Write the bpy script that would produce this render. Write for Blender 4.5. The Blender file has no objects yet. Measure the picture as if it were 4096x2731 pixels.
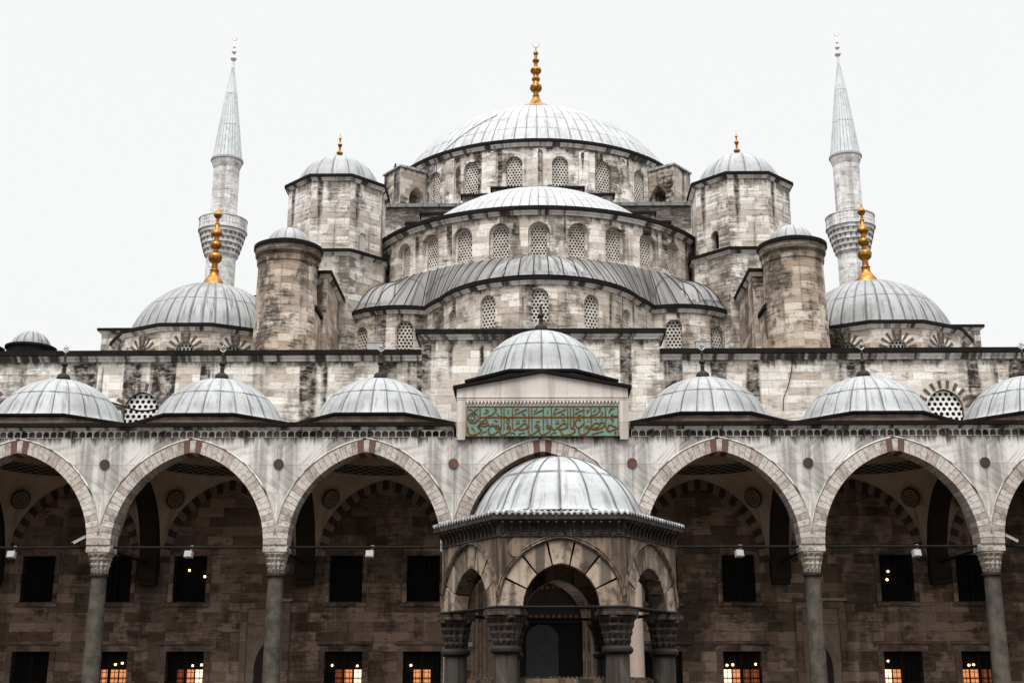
import bpy, bmesh, math, random
from mathutils import Matrix, Vector
random.seed(7)
R_ = math.radians
S = bpy.context.scene
# ------------------------------------------------------------------ camera
cd = bpy.data.cameras.new('camera'); cam = bpy.data.objects.new('camera', cd)
S.collection.objects.link(cam); S.camera = cam
cd.sensor_width = 36; cd.lens = 45.15; cd.clip_start = .1; cd.clip_end = 3000
cam.location = (-.45, -50.4, 1.6); cam.rotation_euler = (R_(90+15.3), 0, R_(.87))
# ------------------------------------------------------------------ world, sun, exposure
wd = bpy.data.worlds.new('World'); S.world = wd; wd.use_nodes = True
nt = wd.node_tree; nt.nodes.clear(); N = nt.nodes.new; L = nt.links.new
sky = N('ShaderNodeTexSky'); sky.sky_type = 'NISHITA'; sky.sun_disc = False
sky.sun_elevation = R_(58); sky.sun_rotation = R_(190); sky.air_density = 2; sky.dust_density = 6
hs = N('ShaderNodeHueSaturation'); hs.inputs['Saturation'].default_value = .12; L(sky.outputs[0], hs.inputs['Color'])
tc = N('ShaderNodeTexCoord'); sx = N('ShaderNodeSeparateXYZ'); L(tc.outputs['Generated'], sx.inputs[0])
mr = N('ShaderNodeMapRange'); L(sx.outputs[2], mr.inputs[0])
mr.inputs[1].default_value = .62; mr.inputs[2].default_value = 1; mr.inputs[3].default_value = 0; mr.inputs[4].default_value = 1
cm = N('ShaderNodeMix'); cm.data_type = 'RGBA'; L(mr.outputs[0], cm.inputs[0])
cm.inputs[6].default_value = (5.32, 5.38, 5.4, 1); cm.inputs[7].default_value = (25, 25.6, 26, 1)   # overcast: brighter overhead
mx = N('ShaderNodeMix'); mx.data_type = 'RGBA'; mx.inputs[0].default_value = .9
L(hs.outputs[0], mx.inputs[6]); L(cm.outputs[2], mx.inputs[7])
bg = N('ShaderNodeBackground'); bg.inputs[1].default_value = .1; L(mx.outputs[2], bg.inputs[0])
wo = N('ShaderNodeOutputWorld'); L(bg.outputs[0], wo.inputs[0])
sl = bpy.data.lights.new('sun', 'SUN'); sl.energy = 1.5; sl.angle = R_(30); sl.color = (1, .96, .9)
so = bpy.data.objects.new('sun', sl); S.collection.objects.link(so); so.rotation_euler = (R_(32), 0, R_(-10))
S.view_settings.view_transform = 'Standard'; S.view_settings.look = 'None'
S.view_settings.exposure = .86; S.view_settings.gamma = 1
S.cycles.max_bounces = 6; S.cycles.diffuse_bounces = 4
# ------------------------------------------------------------------ materials
class NT:
    def __init__(s, name):
        s.m = bpy.data.materials.new(name); s.m.use_nodes = True; s.t = s.m.node_tree
        s.b = s.t.nodes['Principled BSDF']; s.N = s.t.nodes.new; s.L = s.t.links.new
    def put(s, sock, v):
        if hasattr(v, 'links') or hasattr(v, 'is_linked'): s.L(v, sock)
        else: sock.default_value = v
    def math(s, op, a, b=0., c=None, clamp=False):
        n = s.N('ShaderNodeMath'); n.operation = op; n.use_clamp = clamp
        s.put(n.inputs[0], a); s.put(n.inputs[1], b)
        if c is not None: s.put(n.inputs[2], c)
        return n.outputs[0]
    def ramp(s, v, a, b, lo=0., hi=1.):
        n = s.N('ShaderNodeMapRange'); n.interpolation_type = 'SMOOTHSTEP'
        s.put(n.inputs[0], v); n.inputs[1].default_value = a; n.inputs[2].default_value = b
        n.inputs[3].default_value = lo; n.inputs[4].default_value = hi
        return n.outputs[0]
    def mix(s, f, a, b, blend='MIX'):
        n = s.N('ShaderNodeMix'); n.data_type = 'RGBA'; n.blend_type = blend
        s.put(n.inputs[0], f); s.put(n.inputs[6], a); s.put(n.inputs[7], b)
        return n.outputs[2]
    def map(s, v, sc, rot=(0, 0, 0), loc=(0, 0, 0)):
        n = s.N('ShaderNodeMapping'); s.L(v, n.inputs[0])
        n.inputs['Location'].default_value = loc; n.inputs['Rotation'].default_value = rot; n.inputs['Scale'].default_value = sc
        return n.outputs[0]
    def noise(s, v, scale=1., detail=4., rough=.55, dist=0.):
        n = s.N('ShaderNodeTexNoise'); s.L(v, n.inputs['Vector']); n.inputs['Scale'].default_value = scale
        n.inputs['Detail'].default_value = detail; n.inputs['Roughness'].default_value = rough; n.inputs['Distortion'].default_value = dist
        return n.outputs[0]
    def white(s, v):
        n = s.N('ShaderNodeTexWhiteNoise'); n.noise_dimensions = '2D'; s.L(v, n.inputs[0]); return n.outputs[0]
    def uv(s): return s.N('ShaderNodeUVMap').outputs[0]
    def pos(s): return s.N('ShaderNodeNewGeometry').outputs['Position']
    def sep(s, v):
        n = s.N('ShaderNodeSeparateXYZ'); s.L(v, n.inputs[0]); return n.outputs
    def comb(s, x, y, z=0.):
        n = s.N('ShaderNodeCombineXYZ')
        for i, q in enumerate((x, y, z)): s.put(n.inputs[i], q)
        return n.outputs[0]
    def bump(s, h, strength, dist=.05):
        n = s.N('ShaderNodeBump'); n.inputs['Strength'].default_value = strength; n.inputs['Distance'].default_value = dist
        s.L(h, n.inputs['Height']); s.L(n.outputs[0], s.b.inputs['Normal'])
    def out(s, col, rough=.85, metal=0., spec=.3):
        s.put(s.b.inputs['Base Color'], col); s.put(s.b.inputs['Roughness'], rough)
        s.b.inputs['Metallic'].default_value = metal; s.b.inputs['Specular IOR Level'].default_value = spec
        return s.m
def c4(c): return (*c, 1.)
SOOT = (.024, .016, .011, 1.)
def stone(name, ca, cb, bw=.95, bh=.36, stain=.8, ztop=None, zlen=4., soot=.5, joint=.45, grain=1., mottle=.7):
    t = NT(name); uv = t.uv(); pos = t.pos()
    br = t.N('ShaderNodeTexBrick'); br.offset = .43; br.squash = .72; br.squash_frequency = 3
    jit = t.noise(uv, .9, 2); t.L(t.mix(.012, uv, jit, 'ADD'), br.inputs['Vector'])
    for k, v in (('Color1', (0, 0, 0, 1)), ('Color2', (1, 1, 1, 1)), ('Mortar', (.5, .5, .5, 1)), ('Scale', 1.), ('Mortar Size', .011), ('Mortar Smooth', .3), ('Bias', -.1), ('Brick Width', bw), ('Row Height', bh)):
        br.inputs[k].default_value = v
    tone = t.sep(br.outputs[0])[0]
    bed = t.noise(t.map(uv, (1.1, 8, 1)), 1., 5, .65, .6)          # sediment layers within the blocks
    patch = t.noise(pos, .22, 5, .6)
    fine = t.noise(uv, 11., 3, .7)
    mot = t.noise(t.map(uv, (1.1, 2.3, 1)), 1., 8, .74, .3)
    base = t.mix(t.ramp(t.math('ADD', t.math('MULTIPLY', tone, .75), t.math('MULTIPLY', patch, .6)), .25, .95), c4(ca), c4(cb))
    base = t.mix(t.math('MULTIPLY', t.ramp(bed, .5, .72), .5*grain), base, (.10, .066, .043, 1))
    base = t.mix(t.math('MULTIPLY', t.ramp(mot, .5, .63), t.ramp(t.noise(pos, .45, 4, .6), .36, .6, .12, mottle)), base, (*(.28*x for x in ca), 1))
    base = t.mix(t.math('MULTIPLY', t.ramp(fine, .35, .75), .3*grain), base, (.10, .08, .065, 1))
    wt = t.white(t.comb(t.math('FLOOR', t.math('MULTIPLY', t.sep(uv)[0], 1/(bw*1.7))), t.math('FLOOR', t.math('MULTIPLY', t.sep(uv)[1], 1/bh))))
    base = t.mix(t.ramp(wt, .8, .83, 0., .3), base, c4(cb)); base = t.mix(t.ramp(wt, .17, .14, 0., .28*grain), base, (.13, .10, .08, 1))
    base = t.mix(t.math('MULTIPLY', br.outputs[1], joint), base, (.05, .04, .033, 1))
    su = t.sep(uv)
    st = t.noise(t.map(uv, (.85, .035, 1)), 1., 3, .5, .25)          # rain streaks running down the wall
    sm = t.ramp(st, .52, .57)
    brk = t.ramp(t.noise(uv, 1.7, 4, .7), .3, .6, .35, 1.)
    sm = t.math('MULTIPLY', sm, brk)
    if ztop is not None:
        f = t.math('DIVIDE', t.math('SUBTRACT', ztop, su[1]), zlen)
        f = t.math('ADD', f, t.math('MULTIPLY', t.math('SUBTRACT', t.noise(t.map(uv, (1.4, .08, 1)), 1., 2), .5), 2.2))
        sm = t.math('MULTIPLY', sm, t.ramp(f, .25, 1.15, 1., .12))
        edge = t.math('ADD', t.math('SUBTRACT', ztop, su[1]), t.math('MULTIPLY', t.math('SUBTRACT', t.noise(t.map(uv, (1.8, .4, 1)), 1., 4, .7), .5), 1.5))
        sm = t.math('MAXIMUM', sm, t.ramp(edge, -.1, .3, .85, 0.))   # drip line below the coping
    sm = t.math('MULTIPLY', sm, stain, clamp=True)
    gr = t.math('MULTIPLY', t.ramp(t.math('ADD', t.noise(t.map(pos, (.5, .5, .26)), 1., 6, .7), t.math('MULTIPLY', t.math('SUBTRACT', bed, .5), .3)), .5, .61), soot)
    m = t.math('MAXIMUM', sm, gr)
    m = t.math('MULTIPLY', m, t.ramp(t.noise(t.map(uv, (2., 7., 1)), 1., 4, .7),   .3, .6, .7, 1.15), clamp=True)
    base = t.mix(m, base, SOOT)
    t.bump(t.math('SUBTRACT', t.math('MULTIPLY', fine, .5), t.math('ADD', br.outputs[1], t.math('MULTIPLY', bed, .5))), .55, .03)
    return t.out(base, .9, 0, .25)
def marble(name, ca, cb, bw=3.4, bh=1.15, vein=.5, ztop=None, zlen=1.2, soot=.25, stain=.6, streak=.55, sfreq=1.2, mott=0., mscale=2.5):
    t = NT(name); uv = t.uv(); pos = t.pos()
    br = t.N('ShaderNodeTexBrick'); br.offset = .5; t.L(uv, br.inputs['Vector'])
    for k, v in (('Color1', (0, 0, 0, 1)), ('Color2', (1, 1, 1, 1)), ('Mortar', (.5, .5, .5, 1)), ('Scale', 1.), ('Mortar Size', .01), ('Mortar Smooth', .2), ('Brick Width', bw), ('Row Height', bh)):
        br.inputs[k].default_value = v
    tone = t.sep(br.outputs[0])[0]
    ang = t.mix(t.ramp(tone, .45, .55), t.map(t.map(uv, (1, 1, 1), (0, 0, .65)), (.3, 2.8, 1)), t.map(t.map(uv, (1, 1, 1), (0, 0, -.8)), (.3, 2.4, 1)))
    vn = t.noise(ang, 1., 6, .62, 1.4)
    patch = t.noise(pos, .3, 4, .6)
    base = t.mix(t.ramp(t.math('ADD', t.math('MULTIPLY', tone, .5), patch), .3, 1.1), c4(ca), c4(cb))
    base = t.mix(t.math('MULTIPLY', t.ramp(vn, .5, .7), vein), base, (.16, .14, .13, 1))
    if mott: base = t.mix(t.math('MULTIPLY', t.ramp(t.noise(uv, mscale, 8, .75, .4), .48, .62), mott), base, (.07, .044, .028, 1))
    base = t.mix(t.math('MULTIPLY', br.outputs[1], .5), base, (.10, .08, .07, 1))
    sm = t.math('MULTIPLY', t.ramp(t.noise(t.map(uv, (sfreq, .06*sfreq, 1)), 1., 4, .55, .3), .47, .6), streak*stain)
    if ztop is not None:
        d = t.math('ADD', t.math('SUBTRACT', ztop, t.sep(uv)[1]), t.math('MULTIPLY', t.math('SUBTRACT', t.noise(t.map(uv, (2.6, .25, 1)), 1., 4, .7), .5), zlen*1.7))
        sm = t.math('MAXIMUM', sm, t.math('MULTIPLY', t.ramp(d, 0., zlen*.45, .95, 0.), stain))
    gr = t.math('MULTIPLY', t.ramp(t.noise(pos, 1.3, 6, .7), .55, .75), soot)
    base = t.mix(t.math('MAXIMUM', sm, gr, clamp=True), base, SOOT)
    t.bump(t.math('SUBTRACT', t.math('MULTIPLY', t.noise(uv, 14., 3), .4), br.outputs[1]), .35, .02)
    return t.out(base, .72, 0, .35)
def lead(name, col=(.31, .32, .33), row=2.2, seam=.045, dirt=.5, dark=(.05, .047, .046), seamdark=.75, jw=.035):
    t = NT(name); uv = t.uv(); u, v, _ = t.sep(uv); pos = t.pos()
    cell = t.math('FLOOR', u); fu = t.math('ABSOLUTE', t.math('SUBTRACT', t.math('FRACT', u), .5))
    off = t.math('MULTIPLY', t.white(t.comb(cell, 3.)), .035)
    vr = t.math('ADD', t.math('DIVIDE', v, row), off)
    fv = t.math('ABSOLUTE', t.math('SUBTRACT', t.math('FRACT', vr), .5))
    su = t.ramp(fu, .5-seam*1.5, .5-seam*.4); sv = t.ramp(fv, .5-jw*1.5/row, .5-jw*.6/row)
    rnd = t.white(t.comb(cell, t.math('FLOOR', vr)))
    streak = t.noise(t.comb(t.math('MULTIPLY', u, 4.6), t.math('MULTIPLY', v, .45)), 1., 6, .68, .3)
    blot = t.noise(pos, .55, 6, .65)
    lite = (min(1, col[0]*1.4), min(1, col[1]*1.4), min(1, col[2]*1.4), 1)
    mott = t.noise(pos, 2.2, 6, .75)
    c = t.mix(t.ramp(rnd, 0, 1, .0, .3), c4(col), lite)
    c = t.mix(t.math('MULTIPLY', t.ramp(blot, .42, .7), .55), c, lite)
    c = t.mix(t.math('MULTIPLY', t.ramp(t.noise(pos, .38, 5, .62), .5, .66), dirt*.6), c, c4(tuple(x*1.7 for x in dark)))
    d = t.math('MULTIPLY', t.ramp(streak, .48, .62), t.ramp(t.noise(pos, .55, 4), .38, .58))
    near = t.math('MULTIPLY', t.ramp(fu, .3, .5), t.ramp(streak, .4, .6))        # dirt gathers along the seams
    c = t.mix(t.math('MULTIPLY', t.math('MAXIMUM', d, t.math('MULTIPLY', near, .7)), dirt), c, c4(dark))
    c = t.mix(t.math('MULTIPLY', t.ramp(mott, .46, .66), .35), c, (.13, .125, .12, 1)); c = t.mix(t.math('MULTIPLY', t.ramp(t.noise(uv, 9., 3, .7), .45, .75), .22), c, (.12, .115, .11, 1))
    c = t.mix(t.math('MULTIPLY', t.math('MAXIMUM', t.math('MULTIPLY', su, t.ramp(t.noise(uv, .8, 3), .35, .6, .45, 1.)), t.math('MULTIPLY', sv, t.ramp(t.noise(uv, 1.1, 2), .35, .6, .3, 1.))), seamdark), c, c4(dark))
    h = t.math('ADD', su, t.math('ADD', t.math('MULTIPLY', sv, .5), t.math('MULTIPLY', blot, .35)))
    t.bump(h, .6, .05)
    return t.out(c, .55, 0, .4)
def plain(name, col, rough=.7, metal=0., var=.35, scale=3., col2=None, spec=.3, bump=.2):
    t = NT(name); n = t.noise(t.pos(), scale, 5, .65)
    c2 = col2 or tuple(x*(1-var) for x in col)
    if bump: t.bump(n, bump, .02)
    return t.out(t.mix(t.ramp(n, .35, .7), c4(col), c4(c2)), rough, metal, spec)
def glow(name, col, st):
    t = NT(name); t.b.inputs['Emission Color'].default_value = c4(col); t.b.inputs['Emission Strength'].default_value = st
    return t.out(c4((.05, .03, .02)))
def ring_paint():
    t = NT('painted ring ornament'); u, v, _ = t.sep(t.uv())
    a = t.math('MULTIPLY', t.math('SINE', t.math('MULTIPLY', u, 13.)), t.math('SINE', t.math('MULTIPLY', v, 42.)))
    return t.out(t.mix(t.ramp(t.math('ADD', a, t.math('MULTIPLY', t.noise(t.uv(), 9., 2), .6)), .1, .5), (.33, .25, .19, 1), (.04, .028, .022, 1)))
TAN, PALE = (.43, .355, .285), (.74, .695, .645)
M = dict(
    stone=stone('weathered limestone', TAN, PALE, soot=.55),
    drum=stone('drum limestone', (.53, .465, .405), (.82, .785, .75), ztop=34.9, zlen=4.5, stain=1., soot=.75, joint=.25, grain=.7),
    semi=stone('half dome limestone', (.50, .425, .355), (.79, .74, .685), ztop=25.8, zlen=2.6, stain=.95, soot=.65, joint=.3),
    exed=stone('exedra limestone', (.49, .41, .34), (.79, .74, .685), ztop=20.95, zlen=3.2, stain=.95, soot=.65),
    tower=stone('tower limestone', (.45, .38, .315), (.79, .75, .705), soot=.65, stain=.9, ztop=28.8, zlen=5.),
    turret=stone('turret limestone', (.37, .28, .205), (.69, .605, .515), soot=.8, stain=.8, ztop=22.0, zlen=4., mottle=.85),
    front=stone('front limestone', (.54, .47, .40), (.83, .79, .74), ztop=16.4, zlen=6., stain=1., soot=.5, joint=.4, grain=.75),
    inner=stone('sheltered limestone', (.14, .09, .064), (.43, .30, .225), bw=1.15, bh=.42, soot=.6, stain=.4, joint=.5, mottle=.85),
    minaret=stone('haze pale minaret limestone', (.62, .605, .585), (.80, .79, .775), bw=.8, bh=.42, soot=.3, stain=.4, joint=.45, grain=.6),  # paler than the hall: distance haze is put into the stone colour
    marble=marble('grey marble', (.47, .44, .405), (.76, .74, .715), ztop=11.56, vein=.6, zlen=1., stain=.95, streak=.5, mott=.22, mscale=1.2),
    rose=marble('rosy plaster', (.47, .405, .36), (.60, .54, .495), bw=9, bh=3, vein=.12, soot=.1),
    trim=marble('moulded marble', (.54, .49, .44), (.76, .73, .69), bw=1.9, bh=5, vein=.3, soot=.85, streak=.95, sfreq=1.7, stain=1.),
    vous_a=marble('pale voussoir', (.47, .42, .385), (.71, .67, .635), mott=.5, mscale=4., bw=50, bh=50, vein=.45, soot=.8, stain=.2),
    vous_b=marble('veined voussoir', (.35, .29, .25), (.55, .485, .44), mott=.6, mscale=4., bw=50, bh=50, vein=.6, soot=.75, stain=.2),
    vous_r=marble('red porphyry voussoir', (.13, .055, .042), (.20, .095, .075), bw=50, bh=50, vein=.25, soot=.5, stain=.2),
    vous_d=plain('dark painted voussoir', (.06, .04, .03)),
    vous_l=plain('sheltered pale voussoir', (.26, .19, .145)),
    fount=marble('grimy fountain marble', (.05, .031, .021), (.29, .21, .15), mott=.75, mscale=2.5, bw=1.9, bh=.62, vein=.7, ztop=4.5, zlen=.75, soot=.95, stain=1., streak=.95, sfreq=3.6),
    fvous=marble('fountain voussoir', (.27, .195, .14), (.74, .63, .51), mott=.85, mscale=3., bw=40, bh=40, vein=.7, soot=.9, stain=.9, streak=.8, sfreq=3.),
    shaft=plain('grey granite', (.10, .084, .07), .75, 0, .6, 2.4),
    pink=plain('pink granite', (.40, .31, .265), .5, 0, .35, 22.),
    lead=lead('lead sheet'),
    lead_big=lead('great dome lead sheet', (.36, .37, .375), row=1.5, dirt=.45, seamdark=.75, seam=.055),
    lead_dirty=lead('stained lead sheet', (.26, .265, .27), row=2.0, dirt=.9, seam=.075, seamdark=.95),
    lead_roof=lead('sooty roof lead', (.16, .15, .145), row=2.6, dirt=1., seam=.06, seamdark=.95),
    lead_cone=lead('minaret lead', (.52, .545, .56), row=3.2, dirt=.2, seam=.06),
    lead_edge=plain('black lead edge', (.013, .011, .010), .85, 0, .5, 2., spec=.1),
    gold=plain('gilded copper', (.40, .19, .045), .42, 1., .5, 5., (.13, .052, .013), bump=.4),
    pale=plain('pale gilding and glare fade', (.62, .60, .56), .5, .3, .2),  # on crescents and minaret finials the glare fade is put into this colour
    bronze=plain('dark bronze', (.02, .016, .013), .7, .1, .4),
    plaster=plain('pierced plaster', (.60, .57, .53), .9, 0, .45, 2.2, (.38, .33, .285)),
    plaster_w=plain('clean pierced plaster', (.78, .77, .75), .9, 0, .15),
    glass=plain('dark glass', (.012, .011, .011), .25, 0, .3, 2., spec=.4, bump=0),
    void=plain('unlit interior', (.006, .005, .005), .95, 0, .3, bump=0),
    iron=plain('black iron', (.014, .011, .009), .8, 0, .4, spec=.15),
    vault=plain('vault plaster', (.58, .45, .35), .9, 0, .25, .8),
    paint=plain('dark painted ornament and niche shade', (.03, .022, .018), .9),
    tie=plain('roundel porphyry', (.055, .034, .030), .6),
    tie_r=plain('red roundel porphyry', (.13, .06, .045), .6),
    brick=plain('red brick voussoir', (.125, .085, .07), .9),
    teal=plain('green mosaic ground', (.10, .21, .165), .7, 0, .5, 14., (.19, .31, .26)),
    letter=plain('gilded lettering', (.20, .085, .022), .5, .25, .6, 9., (.075, .032, .012)),
    glint=plain('bright gilding', (.55, .38, .14), .4, .4),
    paving=stone('courtyard paving', (.04, .036, .032), (.07, .062, .055), bw=1.2, bh=.8),
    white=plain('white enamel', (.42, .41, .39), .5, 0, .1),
    grey=plain('grey housing', (.38, .38, .38), .6, 0, .2),
    wood=plain('dark door leather', (.028, .033, .032), .7, 0, .3),
    leaf=plain('leaf green', (.035, .045, .022), .8, 0, .5, 6.),
    feather=plain('dark feathers', (.03, .03, .032), .8),
    shadow_niche=plain('shadow tone niche', (.10, .085, .075), .9), niche_back=plain('soot filled niche', (.012, .009, .007), .95, 0, .5, .8, (.20, .17, .15)),
    brickish=marble('sooty brick drum', (.16, .105, .075), (.30, .225, .17), bw=.5, bh=.12, vein=.5, ztop=12.6, zlen=.8, soot=.9),
    lead_small=lead('pale lead sheet', (.30, .31, .315), row=1.62, dirt=.62, seam=.035, seamdark=1., jw=.045),
    lead_fount=lead('bright lead sheet', (.37, .385, .39), row=1.25, dirt=.85, seam=.03, seamdark=.9),
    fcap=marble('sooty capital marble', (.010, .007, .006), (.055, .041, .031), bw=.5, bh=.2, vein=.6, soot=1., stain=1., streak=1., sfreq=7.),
    raised=stone('raised front limestone', (.54, .47, .40), (.83, .79, .74), ztop=17.35, zlen=3.5, stain=1., soot=.5, joint=.4, grain=.75),
    butt=stone('sooty buttress limestone', (.33, .27, .22), (.60, .55, .49), ztop=34.5, zlen=5., stain=1., soot=1., mottle=.95),
    ring=ring_paint(),
    lead_lobe=lead('stained half dome lead', (.25, .248, .247), row=2.4, dirt=1., seam=.06, seamdark=.95),
    tdark=plain('near black inner stone', (.028, .019, .014), .95, 0, .4, 1.5), pcap=marble('sooty portico capital', (.26, .215, .18), (.60, .55, .50), bw=.9, bh=.3, vein=.4, soot=1., mott=.8, mscale=5.),
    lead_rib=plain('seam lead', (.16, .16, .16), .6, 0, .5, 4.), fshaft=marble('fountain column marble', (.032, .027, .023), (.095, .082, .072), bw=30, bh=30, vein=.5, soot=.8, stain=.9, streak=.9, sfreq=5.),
    lit_hi=glow('bright lamplit pane', (1., .72, .46), 1.25), lit_mid=glow('amber lamplit pane', (.95, .36, .14), .5),
    lit_low=glow('dim lamplit pane', (.75, .2, .07), .13), bulb=glow('lamp glow', (1., .66, .34), 3.2), led=glow('red letter glow', (1., .16, .08), 1.6))
# ------------------------------------------------------------------ mesh helpers
class MB:
    def __init__(s): s.v, s.f, s.uv, s.m, s.sm = [], [], [], [], []
    def face(s, pts, uv=None, m=0, sm=False):
        pts = [Vector(p) for p in pts]
        if uv is None:
            n = (pts[1]-pts[0]).cross(pts[-1]-pts[0])
            if n.length < 1e-9 and len(pts) > 3: n = (pts[2]-pts[1]).cross(pts[3]-pts[1])
            if n.length > 1e-12: n.normalize()
            if abs(n.z) > .75: uv = [(p.x, p.y) for p in pts]
            else:
                t = Vector((-n.y, n.x, 0)); t = t.normalized() if t.length > 1e-6 else Vector((1, 0, 0))
                uv = [(p.dot(t), p.z) for p in pts]
        i = len(s.v); s.v += [tuple(p) for p in pts]; s.f.append(tuple(range(i, i+len(pts)))); s.uv.append(uv); s.m.append(m); s.sm.append(sm)
    def box(s, x0, x1, y0, y1, z0, z1, m=0):
        a = [(x0, y0), (x1, y0), (x1, y1), (x0, y1)]; s.prism(a, z0, z1, m)
    def prism(s, poly, z0, z1, m=0, mt=None, sm=False):
        n = len(poly); zt = z1 if hasattr(z1, '__len__') else [z1]*n
        for i in range(n):
            a, b = poly[i], poly[(i+1) % n]; j = (i+1) % n
            s.face([(*a, z0), (*b, z0), (*b, zt[j]), (*a, zt[i])], m=m, sm=sm)
        s.face([(*p, z) for p, z in zip(poly, zt)], m=m if mt is None else mt); s.face([(*p, z0) for p in reversed(poly)], m=m)
    def prism_y(s, poly, y0, y1, m=0):          # outline in x,z pushed along y
        n = len(poly)
        for i in range(n):
            a, b = poly[i], poly[(i+1) % n]
            s.face([(a[0], y0, a[1]), (a[0], y1, a[1]), (b[0], y1, b[1]), (b[0], y0, b[1])], m=m)
        s.face([(x, y0, z) for x, z in poly], m=m); s.face([(x, y1, z) for x, z in reversed(poly)], m=m)
    def rev(s, prof, c=(0, 0), seg=32, m=0, sm=True, panels=None, a0=-180., a1=180., mf=None):
        acc = [0.]
        for (r, z), (q, w) in zip(prof, prof[1:]): acc.append(acc[-1]+math.hypot(q-r, w-z))
        rm = max(r for r, z in prof)
        for i in range(seg):
            p0 = R_(a0+(a1-a0)*i/seg); p1 = R_(a0+(a1-a0)*(i+1)/seg)
            if panels: u0, u1 = panels*p0/(2*math.pi)+500, panels*p1/(2*math.pi)+500
            else: u0, u1 = p0*rm, p1*rm
            for k in range(len(prof)-1):
                (r, z), (q, w) = prof[k], prof[k+1]
                P = lambda rr, zz, a: (c[0]+rr*math.sin(a), c[1]-rr*math.cos(a), zz)
                v0, v1 = (acc[k], acc[k+1]) if panels else (z, w)
                mm = mf(k) if mf else m
                if r < 1e-6: s.face([P(0, z, 0), P(q, w, p1), P(q, w, p0)], [(u0, v0), (u1, v1), (u0, v1)], mm, sm)
                elif q < 1e-6: s.face([P(r, z, p0), P(r, z, p1), P(0, w, 0)], [(u0, v0), (u1, v0), ((u0+u1)/2, v1)], mm, sm)
                else: s.face([P(r, z, p0), P(r, z, p1), P(q, w, p1), P(q, w, p0)], [(u0, v0), (u1, v0), (u1, v1), (u0, v1)], mm, sm)
    def sweep(s, poly, prof, closed=True, m=0, sm=False, mf=None):   # profile (outward offset, z) carried round a plan outline
        n = len(poly); nor = []
        for i in range(n):
            def en(a, b):
                d = Vector((b[0]-a[0], b[1]-a[1])); d.normalize(); return Vector((d.y, -d.x))
            e = []
            if closed or i > 0: e.append(en(poly[i-1], poly[i]))
            if closed or i < n-1: e.append(en(poly[i], poly[(i+1) % n]))
            q = sum(e, Vector((0, 0))); q.normalize(); nor.append(q/max(.3, q.dot(e[0])))
        L_ = 0.
        for i in range(n if closed else n-1):
            j = (i+1) % n; a, b = Vector(poly[i]), Vector(poly[j]); d = (b-a).length
            for k in range(len(prof)-1):
                (o, z), (q, w) = prof[k], prof[k+1]
                p = [a+nor[i]*o, b+nor[j]*o, b+nor[j]*q, a+nor[i]*q]
                vv = (z, w) if abs(w-z) > 1e-3 else (z+o, z+q)
                s.face([(p[0].x, p[0].y, z), (p[1].x, p[1].y, z), (p[2].x, p[2].y, w), (p[3].x, p[3].y, w)],
                       [(L_, vv[0]), (L_+d, vv[0]), (L_+d, vv[1]), (L_, vv[1])], mf(k) if mf else m, sm)
            L_ += d
        if not closed:
            for i, rv in ((0, True), (n-1, False)):
                p = [(poly[i][0]+nor[i].x*o, poly[i][1]+nor[i].y*o, z) for o, z in prof]
                s.face(p if not rv else p[::-1], m=m)
    def tube(s, pts, r, seg=6, m=0, sm=True):
        pts = [Vector(p) for p in pts]; rr = r if hasattr(r, '__len__') else [r]*len(pts); rings = []
        for i, p in enumerate(pts):
            t = (pts[min(i+1, len(pts)-1)]-pts[max(i-1, 0)]).normalized()
            a = t.cross(Vector((0, 0, 1)));  a = a.normalized() if a.length > 1e-3 else Vector((1, 0, 0))
            b = a.cross(t).normalized()
            rings.append([p+(a*math.cos(2*math.pi*k/seg)+b*math.sin(2*math.pi*k/seg))*rr[i] for k in range(seg)])
        for A, B in zip(rings, rings[1:]):
            for k in range(seg): s.face([A[k], A[(k+1) % seg], B[(k+1) % seg], B[k]], m=m, sm=sm)
        s.face(rings[0][::-1], m=m); s.face(rings[-1], m=m)
    def mesh(s, name, mats):
        me = bpy.data.meshes.new(name); me.from_pydata(s.v, [], s.f)
        ul = me.uv_layers.new(name='UVMap'); k = 0
        for f, u in zip(s.f, s.uv):
            for q in u: ul.data[k].uv = q; k += 1
        me.polygons.foreach_set('material_index', s.m); me.polygons.foreach_set('use_smooth', s.sm)
        for q in mats: me.materials.append(M[q])
        b = bmesh.new(); b.from_mesh(me); bmesh.ops.remove_doubles(b, verts=b.verts, dist=2e-4); b.to_mesh(me); b.free()
        if any(s.sm): me.set_sharp_from_angle(angle=R_(38))
        return me
W = {}
def place(o, parent=None, loc=(0, 0, 0), rz=0.):
    S.collection.objects.link(o); mw = Matrix.Translation(loc) @ Matrix.Rotation(rz, 4, 'Z')
    o.location = loc; o.rotation_euler = (0, 0, rz); W[o] = mw
    if parent is not None: o.parent = parent; o.matrix_parent_inverse = W[parent].inverted()
    return o
def obj(name, mb, mats, parent=None, loc=(0, 0, 0), rz=0.):
    mats = mats.split() if isinstance(mats, str) else mats
    me = mb.mesh(name, mats) if isinstance(mb, MB) else mb
    return place(bpy.data.objects.new(name, me), parent, loc, rz)
def tag(o, label, cat, group=None):
    o['label'] = label; o['category'] = cat
    if group: o['group'] = group
    return o
def thing(name, label, cat, loc=(0, 0, 0), rz=0., group=None):
    return tag(place(bpy.data.objects.new(name, None), None, loc, rz), label, cat, group)
def struct(name, mb, mats):
    o = obj(name, mb, mats); o['kind'] = 'structure'; return o
def ngon(n, ap, c=(0, 0)):
    rc = ap/math.cos(math.pi/n)
    return [(c[0]+rc*math.sin(2*math.pi*(k+.5)/n), c[1]-rc*math.cos(2*math.pi*(k+.5)/n)) for k in range(n)]
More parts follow.
